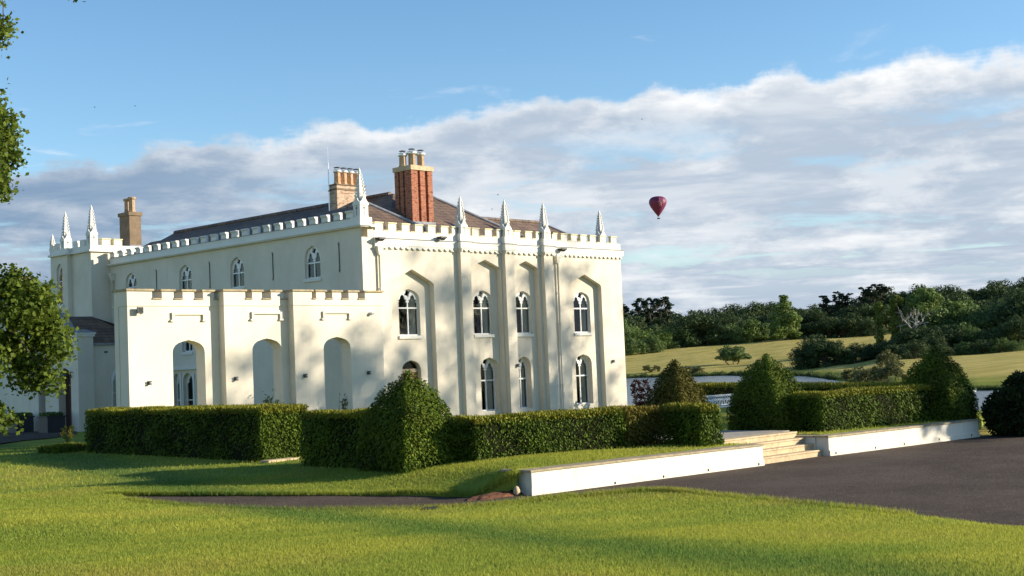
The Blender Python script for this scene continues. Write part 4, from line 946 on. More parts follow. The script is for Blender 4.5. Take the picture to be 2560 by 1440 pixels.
def topiary(cx, cy, z0, h, hw, label, m=M_yew, seed=1, rz=0.0, dens=2200, prof=None):
    rg = np.random.default_rng(seed); root = empty('topiary_pyramid', (cx, cy, z0), rz); tag(root, label, 'topiary')
    prof = prof or [(1.0, 0), (1.02, .15), (1.0, .34), (.91, .50), (.75, .66), (.53, .81), (.26, .93), (.03, 1.02)]
    quads = []; cr = [(-1, -1), (1, -1), (1, 1), (-1, 1)]
    for (w0, t0), (w1, t1) in zip(prof[:-1], prof[1:]):
        for i in range(4):
            a, b = cr[i], cr[(i+1) % 4]; quads.append(((a[0]*hw*w0, a[1]*hw*w0, h*t0), (b[0]*hw*w0, b[1]*hw*w0, h*t0), (b[0]*hw*w1, b[1]*hw*w1, h*t1), (a[0]*hw*w1, a[1]*hw*w1, h*t1)))
    P, N = surf_pts(quads, dens, rg); P = P+N*(lump(P+np.array([cx, cy, 0]), .04, 3.3)+rg.uniform(-.20, .03, len(P)))[:, None]
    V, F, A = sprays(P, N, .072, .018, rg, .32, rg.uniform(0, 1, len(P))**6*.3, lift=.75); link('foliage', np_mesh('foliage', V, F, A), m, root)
    mb = MB()
    for (w0, t0), (w1, t1) in zip(prof[:-1], prof[1:]): mb.frus(0, 0, h*t0*.97+(.02 if t0 else 0), h*t1*.97, max(.02, hw*w0-.20), max(.02, hw*w0-.20), max(.015, hw*w1-.20), max(.015, hw*w1-.20))
    mb.build('inner_twigs', M_core, root); return root

# hedges (plans follow the clipped edges measured on the ground)
hc1, hl1 = atz(655, 1155, .5), atz(205, 1133, .6)
a_ = hc1[:2]; b_ = hl1[:2]+np.array([.1, 0]); dn = (b_-a_)/np.linalg.norm(b_-a_); pn = np.array([dn[1], -dn[0]]); 
hedge('yew_hedge', [a_, a_+pn*1.62, b_+pn*1.5, b_], .42, 1.93, 'long dark yew hedge beside the free end of the arcade, low plants at its foot', seed=11)
a2 = atz(752, 1164, .47)[:2]; p1c = np.array([21.98, 24.62]); b2 = np.array([21.35, 25.1])
hedge('yew_hedge', [b2, b2+np.array([1.0, 0]), a2+np.array([1.05, 0]), a2], .40, 1.80, 'short dark yew hedge between the stone threshold and the nearest topiary pyramid', seed=12)
topiary(p1c[0], p1c[1], .38, 2.34, .90, 'clipped yew pyramid at the garden corner in front of the oak front door', seed=13)
hedge('yew_hedge', [(22.55, 22.95), (27.0, 22.0), (27.1, 23.1), (22.65, 24.05)], .40, 1.56, 'sunlit green yew hedge behind the left garden wall', seed=14)
hedge('yew_hedge', [(27.02, 21.98), (28.25, 21.72), (28.35, 22.82), (27.1, 23.1)], .40, 1.55, 'browning end of the sunlit hedge beside the steps', m=M_yew_dry, seed=15)
hedge('yew_hedge', [(28.15, 20.45), (28.98, 20.40), (29.05, 21.75), (28.2, 21.8)], .40, 1.56, 'small square clipped yew block at the top of the steps', seed=16)
topiary(31.75, 23.95, .45, 2.28, .73, 'brownish clipped yew pyramid behind the small yew block', m=M_yew_dry, seed=17)
topiary(34.3, 22.5, .45, 2.33, .86, 'bright green yew pyramid beside the steps at the start of the right hedge', seed=18)
hedge('yew_hedge', [(34.0, 20.55), (40.0, 19.95), (40.1, 21.0), (34.1, 21.6)], .45, 1.62, 'yew hedge above the right garden wall, dappled with shade', seed=19)
topiary(40.45, 20.25, .30, 2.48, .92, 'tall dark yew pyramid at the far end of the right garden wall', seed=20)
hedge('yew_hedge', [(45.6, 22.6), (56.3, 40.2), (55.3, 40.8), (44.6, 23.2)], .2, 1.50, 'dark hedge behind the white bench closing the garden towards the lake', seed=21, dens=420, length=.12)
hedge('box_hedge', [(21.35, 40.9), (22.6, 40.9), (22.6, 42.2), (21.35, 42.2)], .5, .82, 'low box edging at the shaded end of the long dark hedge', seed=22, toptint=.3)
# dark bush on the right at the drive edge
rg = np.random.default_rng(31); bp = atz(2580, 1088, 0.0); bush = empty('yew_bush', (bp[0]+.6, bp[1]+.3, -.15)); tag(bush, 'dark shaggy yew bush at the edge of the tarmac beside the lake', 'bush')
lob = [(0, 0, .75, 1.35, 1.35, .95), (.3, -.5, 1.2, .9, .9, .75), (-.5, .4, .9, .8, .8, .7), (.2, .2, 1.55, .6, .6, .55)]
def lobes_pts(lobes, n, rg, inner=.72):
    w_ = np.array([(l[3]*l[4]*l[5])**(2/3) for l in lobes]); k = rg.choice(len(lobes), n, p=w_/w_.sum()); L = np.array(lobes)[k]; d = unit(rg.normal(0, 1, (n, 3)))
    r_ = rg.uniform(inner, 1.0, (n, 1)); return L[:, :3]+d*L[:, 3:]*r_, d
P, N = lobes_pts(lob, 9000, rg, .8); P[:, 2] = np.maximum(P[:, 2], .05); V, F, A = sprays(P, N, .2, .035, rg, .1); link('foliage', np_mesh('foliage', V, F, A), mat('dark_yew_foliage', f_leaf((.014, .024, .008), (.034, .05, .014), (.05, .05, .02), .15)), bush)
mb = MB()
for l in lob: mb.lathe([(.05*l[3], -.85*l[5]), (.7*l[3], -.55*l[5]), (.86*l[3], 0), (.62*l[3], .58*l[5]), (.05, .85*l[5])], l[:3], 14)
mb.build('inner_twigs', M_core, bush)

# ------------------------------------------------------------------ trees
def limb(mb, a, b, r0, r1, rg, bend=.12, n=6):
    a, b = np.array(a, float), np.array(b, float); L = np.linalg.norm(b-a); o = rg.normal(0, bend*L, 3)*np.array([1, 1, .4]); pts = []; rr = []
    for i in range(n+1):
        t = i/n; pts.append(a+(b-a)*t+o*math.sin(math.pi*t)); rr.append(r0*(1-t)+r1*t)
    mb.tube(pts, rr, 7); return pts
def tree(name, lobes, n, size, mleaf, h_trunk, r_trunk, seed, trunk_m=M_bark, flat=.28, stems=1, inner=.55, spray=None, limbs=True):
    """a trunk with limbs reaching into each lobe (part) and a crown of separate leaf faces (part)"""
    rg = np.random.default_rng(seed); root = empty(name); mb = MB()
    base_c = np.mean([l[:3] for l in lobes], 0)
    for s_ in range(stems):
        o = np.array([0, 0, -.4]) if stems == 1 else np.array([rg.uniform(-.8, .8), rg.uniform(-.8, .8), -.2])
        top = np.array([base_c[0]*.5+o[0]*2, base_c[1]*.5+o[1]*2, h_trunk]); limb(mb, o, top, r_trunk, r_trunk*.65, rg, .04)
        if limbs:
            for l in lobes[s_::stems]: limb(mb, top*np.array([1, 1, .95]), np.array(l[:3])+rg.normal(0, .1, 3)*np.array(l[3:]), r_trunk*.45, r_trunk*.08, rg, .08)
    mb.build('trunk', trunk_m, root, True)
    # leaf clumps: sub-lobes so the outline breaks up
    sub = []
    for l in lobes:
        for k in range(7):
            d = unit(rg.normal(0, 1, (1, 3)))[0]; q = rg.uniform(.28, .50); sub.append((*(np.array(l[:3])+d*np.array(l[3:])*rg.uniform(.55, .95)), *(np.array(l[3:])*q)))
        sub.append((*l[:3], *(np.array(l[3:])*.78)))
    P, N = lobes_pts(sub, n, rg, inner)
    if spray: V, F, A = sprays(P, N, spray[0], spray[1], rg, .2)
    else: V, F, A = quad_leaves(P, N, size, rg, flat)
    link('crown', np_mesh('crown', V, F, A), mleaf, root); return root
def dome(rg, h, wdt, n, z_lo=.3):
    out = [(0, 0, h*.62, wdt*.36, wdt*.36, h*.30)]
    for i in range(n):
        a = rg.uniform(0, 6.28); t = rg.uniform(0, 1); z = h*(z_lo+(.86-z_lo)*t); r_ = wdt*.5*math.sqrt(max(.05, 1-(2*t-.75)**2*.62))*rg.uniform(.45, .8)
        s_ = wdt*rg.uniform(.15, .25); out.append((r_*math.cos(a), r_*math.sin(a), z, s_, s_, s_*rg.uniform(.7, 1.0)))
    return out
protos = {}
rgp = np.random.default_rng(77)
# (kind, material, label)
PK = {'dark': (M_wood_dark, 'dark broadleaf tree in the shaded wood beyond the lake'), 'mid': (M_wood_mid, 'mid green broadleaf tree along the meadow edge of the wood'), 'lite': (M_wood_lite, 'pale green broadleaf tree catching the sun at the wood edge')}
for kd, (mm, lb) in PK.items():
    protos[kd] = []
    for v_ in range(3):
        r_ = tree('broadleaf_tree', dome(rgp, 14, 13+v_*1.5, 17+v_*2, .06), 7000, .27, mm, 4.0, .38, 100+v_+len(protos)*10); protos[kd].append(r_); tag(r_, lb, 'tree', lb.replace('tree', 'trees'))
def pine_lobes(rg, h):
    out = []
    for i in range(11):
        t = .5+.5*i/10; a = rg.uniform(0, 6.28); r_ = h*.17*(1.15-t)*2*rg.uniform(.5, 1.1); out.append((r_*math.cos(a), r_*math.sin(a), h*t, h*.075, h*.075, h*.028))
    return out
protos['pine'] = [tree('pine_tree', pine_lobes(rgp, 16), 1500, .26, M_pine, 15.6, .24, 140+v_, flat=.3) for v_ in range(2)]
for r_ in protos['pine']: tag(r_, 'dark pine rising above the wood on the skyline', 'tree', 'pines on the skyline')
protos['ivy'] = [tree('ivy_clad_trunk', [(0.3*math.sin(z*1.1+v_), .3*math.cos(z), z, 1.25+.5*math.sin(z*1.7+v_*2), 1.25+.4*math.cos(z*2.1), 1.4) for z in np.arange(1.5, 13, 1.3)], 4600, .24, M_ivy, 13.5, .25, 160+v_, limbs=False) for v_ in range(2)]
for r_ in protos['ivy']: tag(r_, 'tall narrow ivy covered trunk lit by the sun', 'tree', 'ivy covered trunks')
used = set()
def place(proto, x, d, ytop=None, height=None, wscale=1.0, rz=None, ref_h=14.0, label=None, group=None, sink=0.0):
    p = hdir(x)*d; zb = far_z(*p)-sink; ht = height if height else (EYE[2]+(hor(x)-ytop)/FPX*d)-zb
    if proto.name in used: r_ = copy_tree(proto)
    else: r_ = proto; used.add(proto.name)
    s_ = ht/ref_h; r_.location = (p[0], p[1], zb); r_.scale = (s_*wscale, s_*wscale, s_); r_.rotation_euler = (0, 0, rng.uniform(0, 6.28) if rz is None else rz)
    if label: r_['label'] = label
    if group: r_['group'] = group
    elif label and 'group' in r_: del r_['group']
    return r_
TOP = {1500: 760, 1560: 768, 1600: 772, 1660: 775, 1700: 774, 1760: 772, 1800: 768, 1850: 762, 1900: 756, 1940: 757, 2000: 762, 2050: 758, 2100: 750, 2150: 742, 2200: 728, 2250: 722, 2300: 722, 2350: 722, 2400: 717, 2450: 717, 2500: 709, 2560: 704, 2640: 700}
tx, ty_ = list(TOP.keys()), list(TOP.values()); topy = lambda x: np.interp(x, tx, ty_)
pick = lambda k: protos[k][rng.integers(len(protos[k]))]
# skyline rows of the wood
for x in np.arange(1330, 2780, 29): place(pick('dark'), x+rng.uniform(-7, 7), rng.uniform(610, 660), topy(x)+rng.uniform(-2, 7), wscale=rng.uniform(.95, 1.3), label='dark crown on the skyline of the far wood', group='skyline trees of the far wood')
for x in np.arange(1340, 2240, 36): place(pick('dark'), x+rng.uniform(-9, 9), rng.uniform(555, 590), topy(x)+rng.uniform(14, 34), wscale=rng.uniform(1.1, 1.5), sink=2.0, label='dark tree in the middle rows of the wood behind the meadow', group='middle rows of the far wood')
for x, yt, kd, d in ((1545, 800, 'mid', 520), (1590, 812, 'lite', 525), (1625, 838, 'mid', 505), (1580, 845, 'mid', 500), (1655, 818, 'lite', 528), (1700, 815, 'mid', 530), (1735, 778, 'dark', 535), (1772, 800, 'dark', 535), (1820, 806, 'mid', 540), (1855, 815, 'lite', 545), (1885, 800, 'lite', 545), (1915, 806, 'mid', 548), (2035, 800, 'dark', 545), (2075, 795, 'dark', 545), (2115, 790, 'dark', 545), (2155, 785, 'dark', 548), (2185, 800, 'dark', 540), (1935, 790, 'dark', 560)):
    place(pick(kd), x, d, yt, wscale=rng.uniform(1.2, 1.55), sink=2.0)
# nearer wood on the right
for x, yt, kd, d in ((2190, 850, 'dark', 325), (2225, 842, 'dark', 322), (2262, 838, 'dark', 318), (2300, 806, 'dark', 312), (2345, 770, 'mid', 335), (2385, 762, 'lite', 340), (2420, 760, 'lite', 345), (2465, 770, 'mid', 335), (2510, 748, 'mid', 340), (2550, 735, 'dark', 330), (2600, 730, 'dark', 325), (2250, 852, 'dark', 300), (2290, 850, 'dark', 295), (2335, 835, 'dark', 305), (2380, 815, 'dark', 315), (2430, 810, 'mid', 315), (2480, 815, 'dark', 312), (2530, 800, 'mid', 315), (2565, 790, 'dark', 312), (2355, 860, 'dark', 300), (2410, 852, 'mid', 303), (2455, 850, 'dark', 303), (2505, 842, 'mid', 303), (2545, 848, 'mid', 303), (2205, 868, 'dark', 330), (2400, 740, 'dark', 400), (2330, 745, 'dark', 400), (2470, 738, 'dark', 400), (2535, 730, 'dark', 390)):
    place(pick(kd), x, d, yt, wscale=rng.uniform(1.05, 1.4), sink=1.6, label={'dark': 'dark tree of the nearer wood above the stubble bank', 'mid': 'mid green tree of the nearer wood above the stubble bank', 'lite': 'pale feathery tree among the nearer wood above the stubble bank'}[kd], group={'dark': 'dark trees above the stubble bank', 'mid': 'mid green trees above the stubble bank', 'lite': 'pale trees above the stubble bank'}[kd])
for x, yt in ((1566, 758), (1601, 750), (1612, 744), (1624, 746), (1636, 744), (1648, 746), (1664, 741), (1676, 743), (2067, 742), (2075, 741), (2093, 740), (2105, 732), (2130, 737), (2168, 722), (2185, 720), (2203, 714), (2218, 714)):
    place(pick('pine'), x, rng.uniform(575, 600) if x < 2000 else 580, yt, wscale=rng.uniform(.9, 1.2), ref_h=16.5)
place(protos['ivy'][0], 2203, 340, 750, wscale=.85, ref_h=14, label='slimmer ivy covered trunk at the edge of the dark wood', group=None); place(protos['ivy'][1], 2244, 342, 734, wscale=1.05, ref_h=14, label='stouter ivy covered trunk beside the dead white tree')
# single trees on the meadow
lime_l = [(0, 0, 5, 3.6, 3.6, 3.2), (0, 0, 9, 3.2, 3.2, 3.2), (.2, 0, 12.6, 2.2, 2.2, 2.6), (0, .1, 15.2, 1.2, 1.2, 1.6), (2.2, -1.2, 6, 2.6, 2.6, 2.4), (-2.2, 1, 5.5, 2.4, 2.4, 2.4), (1.6, 1.8, 8, 2, 2, 2), (-1.5, -1.8, 8.5, 2, 2, 2), (2.4, -1.6, 3.4, 2.4, 2.4, 1.8), (-2.0, 1.6, 3.2, 2.2, 2.2, 1.6)]
lime = tree('lime_tree', lime_l, 9000, .27, M_wood_lite, 3, .4, 201); tag(lime, 'tall conical broadleaf tree standing out at the crest of the meadow', 'tree'); place(lime, 1966, 535, 738, ref_h=16.6, wscale=1.5, sink=2.2)
big = tree('broadleaf_tree', dome(rgp, 16, 13, 16, .2), 7000, .27, M_wood_lite, 4, .4, 203); tag(big, 'tall bright tree rising behind the dead white branches', 'tree'); place(big, 2315, 345, 716, wscale=.85, ref_h=16); 
lone = tree('thorn_tree', [(0, 0, 2.7, 2.4, 2.4, 1.9), (1.3, .4, 2.2, 1.7, 1.7, 1.5), (-1.3, -.4, 2.1, 1.8, 1.8, 1.5), (.3, 1.3, 2.5, 1.6, 1.6, 1.5), (-.2, -1.3, 2.3, 1.6, 1.6, 1.5), (1.7, -1.0, 1.8, 1.2, 1.2, 1.1), (-1.7, 1.0, 1.8, 1.2, 1.2, 1.1)], 8000, .15, M_wood_mid, .8, .13, 205, stems=3); tag(lone, 'lone rounded thorn tree on several stems in the meadow', 'tree'); place(lone, 1834, 398, 862, ref_h=4.7, wscale=1.35)
clump = [(2065, 845, 1.0), (2010, 862, .8), (2045, 838, 1.05), (2095, 852, .9), (2140, 858, 1.0), (2175, 862, .85), (2110, 868, .9), (2020, 872, .9), (2160, 875, .9)]
for i, (x, yt, ws) in enumerate(clump): place(pick('dark'), x, 318+3*(i % 3), yt, wscale=ws*1.35, sink=.6, label='dense dark waterside tree in the clump on the far bank', group='clump of trees on the far bank')
scrub_p = [tree('willow_scrub', dome(rgp, 3, 3.4, 8, .2), 900, .15, M_willow, .8, .06, 210+v_, stems=3) for v_ in range(2)]
for r_ in scrub_p: tag(r_, 'low pale willow scrub on the bank of the lake', 'shrub', 'willow scrub on the lake bank')
for x, d, h_ in ((2128, 208, 2.2), (2145, 203, 2.6), (2160, 198, 2.9), (2178, 193, 2.8), (2195, 188, 2.6), (2212, 184, 2.4), (2230, 182, 2.9), (2150, 212, 2.0), (2245, 178, 1.9), (2170, 205, 2.1), (2215, 240, 3.2), (2235, 235, 2.5)): place(scrub_p[rng.integers(2)], x, d, height=h_*1.0, ref_h=3.0, wscale=rng.uniform(1, 1.4))
for x, d, h_ in ((1618, 382, 2.6), (1640, 384, 2.0), (1720, 352, 2.8), (1745, 350, 2.2)): place(scrub_p[rng.integers(2)], x, d, height=h_, ref_h=3.0, wscale=1.4)
# the dead white tree
dead = empty('dead_tree'); tag(dead, 'bleached dead tree with bare white branches at the wood edge', 'tree'); mb = MB(); rg = np.random.default_rng(9)
def branch(a, dirv, L, r_, lev):
    b = np.array(a)+dirv*L; limb(mb, a, b, r_, r_*.55, rg, .10, 5)
    if lev:
        for k in range(3): d2 = unit((dirv+rg.normal(0, .55, 3)+np.array([0, 0, .12]))[None])[0]; branch(b if k else np.array(a)+dirv*L*.7, d2, L*rg.uniform(.55, .8), r_*.55, lev-1)
branch((0, 0, -.5), np.array([0, 0, 1.]), 4.6, .22, 0)
for a in (0, 1.2, 2.5, 3.7, 5.0): branch((0, 0, 3.6+.2*math.sin(a*3)), unit(np.array([[math.cos(a), math.sin(a), .75]]))[0], 2.6, .17, 2)
mb.build('branches', M_deadwood, dead, True); pdd = hdir(2290)*326; dead.location = (pdd[0], pdd[1], far_z(*pdd)+.3); dead.scale = (.95, .95, 1.35)
# reeds along the far shore
rg = np.random.default_rng(41); RV = []; 
n = 26000; xs = rg.uniform(1540, 2120, n); df = np.interp(xs, [1560, 1800, 2000, 2118], [371, 341, 284, 210])
df = df+rg.uniform(-3, 7, n)+3*np.sin(xs*.06); ang = np.array([math.atan2(*hdir(x)[::-1]) for x in np.linspace(1500, 2160, 331)]); an = np.interp(xs, np.linspace(1500, 2160, 331), ang)
P = np.c_[df*np.cos(an), df*np.sin(an), np.full(n, WATER-.1)]; cl = .45+.55*(np.sin(xs*.21)*np.sin(xs*.077)*.5+.5)
V, F, A = sprays(P, np.tile([0, 0, 1.], (n, 1)), 1.9, .10, rg, .05, None, .16); V = V.reshape(n, 4, 3); V[:, :, 2] = WATER-.1+(V[:, :, 2]-(WATER-.1))*cl[:, None]; reeds = link('reeds', np_mesh('reeds', V.reshape(-1, 3), F, A), M_reed); tag(reeds, 'dense green reed fringe along the far shore of the lake', 'reeds', kind='stuff')
n = 9000; xs = rg.uniform(2120, 2700, n); df = np.interp(xs, [2118, 2250, 2440, 2560], [208, 164, 143.5, 141.5])+rg.uniform(-.5, 1.5, n); an = np.array([math.atan2(*hdir(x)[::-1]) for x in np.linspace(2100, 2710, 100)]); an = np.interp(xs, np.linspace(2100, 2710, 100), an)
P = np.c_[df*np.cos(an), df*np.sin(an), np.full(n, WATER)]; V, F, A = sprays(P, np.tile([0, 0, 1.], (n, 1)), .75, .06, rg, .1, None, .3); rb = link('bank_sedge', np_mesh('bank_sedge', V, F, A), M_reed); tag(rb, 'short sedge hanging over the near bank of the meadow', 'sedge', kind='stuff')

# oak at the left: trunk outside the picture, boughs reaching in
def boughs():
    rg = np.random.default_rng(55); root = empty('oak_tree', (9.6, 26.2, .5)); tag(root, 'leafy oak whose sunlit boughs reach in at the left', 'tree'); o = np.array([9.6, 26.2, .5]); D = 27.0
    def at(x, y, dd=0): d = ray(x, y); d = d/np.linalg.norm(d); return EYE+d*(D+dd)-o
    cl = [(25, 730, 75, 60), (70, 720, 40, 35), (110, 745, 40, 40), (60, 790, 80, 60), (120, 800, 45, 40), (30, 860, 75, 60), (110, 850, 60, 45), (165, 838, 22, 18), (150, 880, 35, 30), (70, 910, 60, 45), (120, 945, 36, 40), (55, 955, 25, 22), (140, 965, 14, 22), (85, 965, 20, 20), (-20, 900, 40, 60), (30, 690, 22, 22),
          (15, 300, 26, 40), (30, 330, 25, 30), (5, 370, 38, 40), (35, 395, 22, 18), (5, 430, 30, 35), (8, 475, 20, 25), (-20, 330, 50, 90), (-25, 440, 40, 70), (2, 240, 10, 12), (10, 60, 20, 22), (15, 85, 14, 14), (-15, 80, 30, 40), (0, 100, 12, 12), (5, -6, 12, 8), (196, -12, 14, 10), (10, 1050, 26, 18), (35, 1054, 14, 9), (-20, 1040, 40, 40)]
    lob = []; k = D/FPX
    for x, y, rx, ry in cl: c = at(x, y, rg.uniform(-.35, .5)); lob.append((*c, rx*k*.86, rx*k*.86, ry*k*.80))
    P, N = lobes_pts(lob, 11500, rg, .15); P = P+rg.normal(0, .10, P.shape); far = []
    for i in range(46):      # the rest of the crown, outside the picture
        a = rg.uniform(0, 6.28); t = rg.uniform(0, 1); z = 3.2+9*t; r_ = 2.6*math.sqrt(max(.06, 1-(2*t-.9)**2))*rg.uniform(.4, 1.0); far.append((r_*math.cos(a)-1.3, r_*math.sin(a)+.6, z, 1.0, 1.0, .8))
    far = [l for l in far if colx(np.array(l[:2])+o[:2]) < -110]
    mid = []
    for i in range(70):       # leafy boughs joining the trunk to the clumps that show
        x, y = rg.uniform(-250, -62), rg.choice([rg.uniform(640, 990), rg.uniform(20, 560)]); r_ = rg.uniform(.26, .42); mid.append((*at(x, y, rg.uniform(-1.2, 1.2)), r_, r_, r_*.8))
    P2, N2 = lobes_pts(far, 9000, rg, .4); P3, N3 = lobes_pts(mid, 11000, rg, .2); P3 = P3+rg.normal(0, .07, P3.shape)
    parts = [quad_leaves(P, N, .048, rg, .8), quad_leaves(P2, N2, .12, rg, .7), quad_leaves(P3, N3, .06, rg, .8)]; V, F, A = merge(parts); link('crown', np_mesh('crown', V, F, A), M_oakleaf, root)
    mb = MB(); top = np.array([.2, 0, 4.6]); limb(mb, (0, 0, -.6), top, .42, .30, rg, .03); limb(mb, top, (-.6, .3, 10), .28, .05, rg, .05)
    for i in (1, 3, 6, 9, 10, 17, 20, 27, 31): limb(mb, top+np.array([0, 0, rg.uniform(-1.5, 1.5) if i < 16 else (2 if i < 27 else 4)]) if i != 31 else np.array([0, 0, 2.0]), lob[i][:3], .07, .012, rg, .08, 8)
    for i in range(0, len(cl), 1): limb(mb, lob[max(0, i-1)][:3] if abs(cl[i][1]-cl[i-1][1]) < 150 and i else lob[i][:3], lob[i][:3], .016, .006, rg, .1, 4)
    for l in far[::3]: limb(mb, top+np.array([0, 0, 1.5]), l[:3], .09, .02, rg, .06)
    mb.build('trunk', M_bark, root, True)
boughs()
# tall trees to the right of the picture whose shade dapples the front
def shade_tree(P, h, wdt, seed, label, n=2600, size=.30, zlo=.35, nl=17):
    rg = np.random.default_rng(seed); t = tree('beech_tree', dome(rg, h, wdt, nl, zlo), n, size, M_wood_mid, h*.4, .45, seed, inner=.1); t.location = (P[0], P[1], -.6); tag(t, label, 'tree'); return t
shade_tree((73.5, 6.6), 24.5, 17.0, 301, 'tall open crowned tree beyond the tarmac whose shade dapples the house front', 11500, .14, .35, 30)
shade_tree((63.6, 6.2), 21.0, 10.0, 302, 'lower tree beyond the tarmac shading the house end of the arcade', 8000, .15, .35, 20)
shade_tree((53.0, 7.8), 11.0, 7.0, 303, 'low spreading tree at the far edge of the tarmac shading the tall pyramid', 4200, .22, .12)
for lst in list(protos.values())+[scrub_p]:
    for r_ in lst:
        if r_.name not in used:
            for ch_ in list(r_.children): bpy.data.objects.remove(ch_)
            bpy.data.objects.remove(r_)

# ------------------------------------------------------------------ garden things
def rel(o, root): o.parent = root; return o
# white cast-iron bench
bn = empty('garden_bench', (39.6, 28.0, .62)); tag(bn, 'white cast iron garden bench between the yew pyramids', 'bench')
bw = .95
for z in (.84, .68, .50): MB().box(-bw, bw, -.02, .02, z-.02, z+.02).build('back_rail', M_frame, bn)
for k in range(18):
    x = -bw+.05+k*(2*bw-.1)/17; o = MB().lathe([(.048, -.008), (.062, 0), (.048, .008), (.036, 0), (.048, -.008)], (0, 0, 0), 10).build('back_ring', M_frame, bn); o.location = (x, 0, .76); o.rotation_euler = (math.pi/2, 0, 0)
    if k < 17:
        x2 = x+(2*bw-.1)/34; o = MB().box(-.014, .014, -.01, .01, -.08, .08).build('back_spindle', M_frame, bn); o.location = (x2, 0, .59); o.rotation_euler = (0, .25*(-1)**k, 0)
for k in range(5): MB().box(-bw, bw, -.06-.09*k-.03, -.06-.09*k+.03, .43, .455).build('seat_slat', M_frame, bn)
for s_ in (-1, 1):
    MB().tube([(s_*bw, -.46, 0), (s_*bw, -.42, .25), (s_*bw, -.44, .44)], .022, 6).build('leg', M_frame, bn); MB().tube([(s_*bw, .05, 0), (s_*bw, .0, .3), (s_*bw, .0, .86)], .022, 6).build('leg', M_frame, bn)
    MB().tube([(s_*bw, .0, .70), (s_*bw, -.25, .69), (s_*bw, -.46, .64), (s_*bw, -.44, .44)], .02, 6).build('arm', M_frame, bn)
# planters by the porch
def planter(y, label, seed):
    r_ = empty('planter', (29.95, y, .68)); tag(r_, label, 'planter'); rg = np.random.default_rng(seed)
    MB().box(-.42, .42, -.42, .42, 0, .70).build('box', M_planter, r_); MB().box(-.46, .46, -.46, .46, .702, .76).build('rim', M_planter, r_)
    n = 700; P = np.c_[rg.uniform(-.4, .4, n), rg.uniform(-.4, .4, n), .74+rg.uniform(0, .16, n)]; V, F, A = sprays(P, np.tile([0, 0, 1.], (n, 1)), .16, .03, rg, .2); link('plants', np_mesh('plants', V, F, A), M_wood_mid, r_)
planter(57.6, 'dark square planter standing in front of the porch door', 61); planter(60.55, 'dark square planter under the oak boughs left of the porch door', 62)
def shrub(name, P, h, wd, m, label, cat, seed, n=500, ln=.14):
    rg = np.random.default_rng(seed); r_ = empty(name, tuple(P)); tag(r_, label, cat); mb = MB(); tips = []
    for k in range(9):
        a = rg.uniform(0, 6.28); e_ = np.array([wd*.5*math.cos(a)*rg.uniform(.3, 1), wd*.5*math.sin(a)*rg.uniform(.3, 1), h*rg.uniform(.65, 1)]); pts = limb(mb, (0, 0, -.05), e_, .012, .004, rg, .08, 5); tips += pts[2:]
    mb.build('stems', M_bark, r_); T_ = np.array(tips); P_ = T_[rg.integers(len(T_), size=n)]+rg.normal(0, wd*.07, (n, 3)); V, F, A = sprays(P_, unit(P_-np.array([0, 0, h*.4])), ln, ln*.22, rg, .1); link('leaves', np_mesh('leaves', V, F, A), m, r_)
q = atz(1595, 1012, .55); sp = hdir(1595)*62; shrub('purple_shrub', (sp[0], sp[1], .35), 1.55, .9, M_redleaf, 'purple leaved shrub beside the far corner of the house', 'shrub', 71, 900)
shrub('border_shrub', (28.9, 39.5, .6), 1.75, .8, M_wood_dark, 'bare twiggy shrub in front of the middle arch', 'shrub', 72, 160); shrub('border_shrub', (31.8, 39.2, .6), 1.5, .55, M_wood_dark, 'small twiggy shrub in front of the arch nearest the house', 'shrub', 73, 120)
M_yellow = mat('yellow_petals', f_leaf((.35, .24, .02), (.55, .42, .06), None, .3))
yp = atz(172, 1108, .62); yr = empty('flowering_plant', (yp[0], yp[1], .60)); tag(yr, 'small plant with yellow flowers by the low box edging', 'plant'); rg = np.random.default_rng(81); mb = MB(); pts = []
for k in range(8): a = rg.uniform(0, 6.28); e_ = (.18*math.cos(a), .18*math.sin(a), rg.uniform(.3, .6)); limb(mb, (0, 0, -.05), e_, .008, .004, rg, .05, 4); pts.append(e_)
mb.build('stems', M_wood_mid, yr); P = np.array(pts)[rg.integers(8, size=160)]+rg.normal(0, .05, (160, 3)); V, F, A = quad_leaves(P, unit(P), .035, rg, .8); link('flowers', np_mesh('flowers', V, F, A), M_yellow, yr)
P = np.array(pts)[rg.integers(8, size=200)]*rg.uniform(.2, .9, (200, 1))+rg.normal(0, .05, (200, 3)); V, F, A = sprays(P, unit(P), .1, .02, rg); link('leaves', np_mesh('leaves', V, F, A), M_wood_mid, yr)

# ------------------------------------------------------------------ balloon, birds, swan
bd = ray(1645, 518)*1390+EYE; BR = 9.1
bal = empty('hot_air_balloon', (bd[0], bd[1], bd[2]-11.0)); tag(bal, 'dark crimson hot air balloon floating above the far wood', 'balloon')
M_env = mat('balloon_fabric', lambda t: pbsdf(t, (.15, .020, .070), .55)); M_logo = mat('pale_print', lambda t: pbsdf(t, (.50, .24, .30), .6)); M_wick = mat('wicker', lambda t: pbsdf(t, (.05, .045, .04), .8))
eprof = [(1.0, 2.2), (1.9, 3.4), (3.6, 5.6), (5.7, 8.6), (7.6, 11.6), (8.7, 14.0), (9.1, 16.2), (8.75, 18.3), (7.5, 20.2), (5.6, 21.4), (3.0, 22.0), (.2, 22.15)]
def gore_env():
    mb = MB(); n = 48; vs = []; fs = []
    for r_, z in eprof:
        for i in range(n): k = 1-.018*(1 if i % 4 == 0 else 0); a = 2*math.pi*i/n; vs.append((r_*k*math.cos(a), r_*k*math.sin(a), z))
    for j in range(len(eprof)-1):
        for i in range(n): q = (i+1) % n; fs.append((j*n+i, j*n+q, (j+1)*n+q, (j+1)*n+i))
    return mb.add(vs, fs)
env = gore_env().build('envelope', M_env, bal, True)
back = math.atan2(-bd[1], -bd[0])
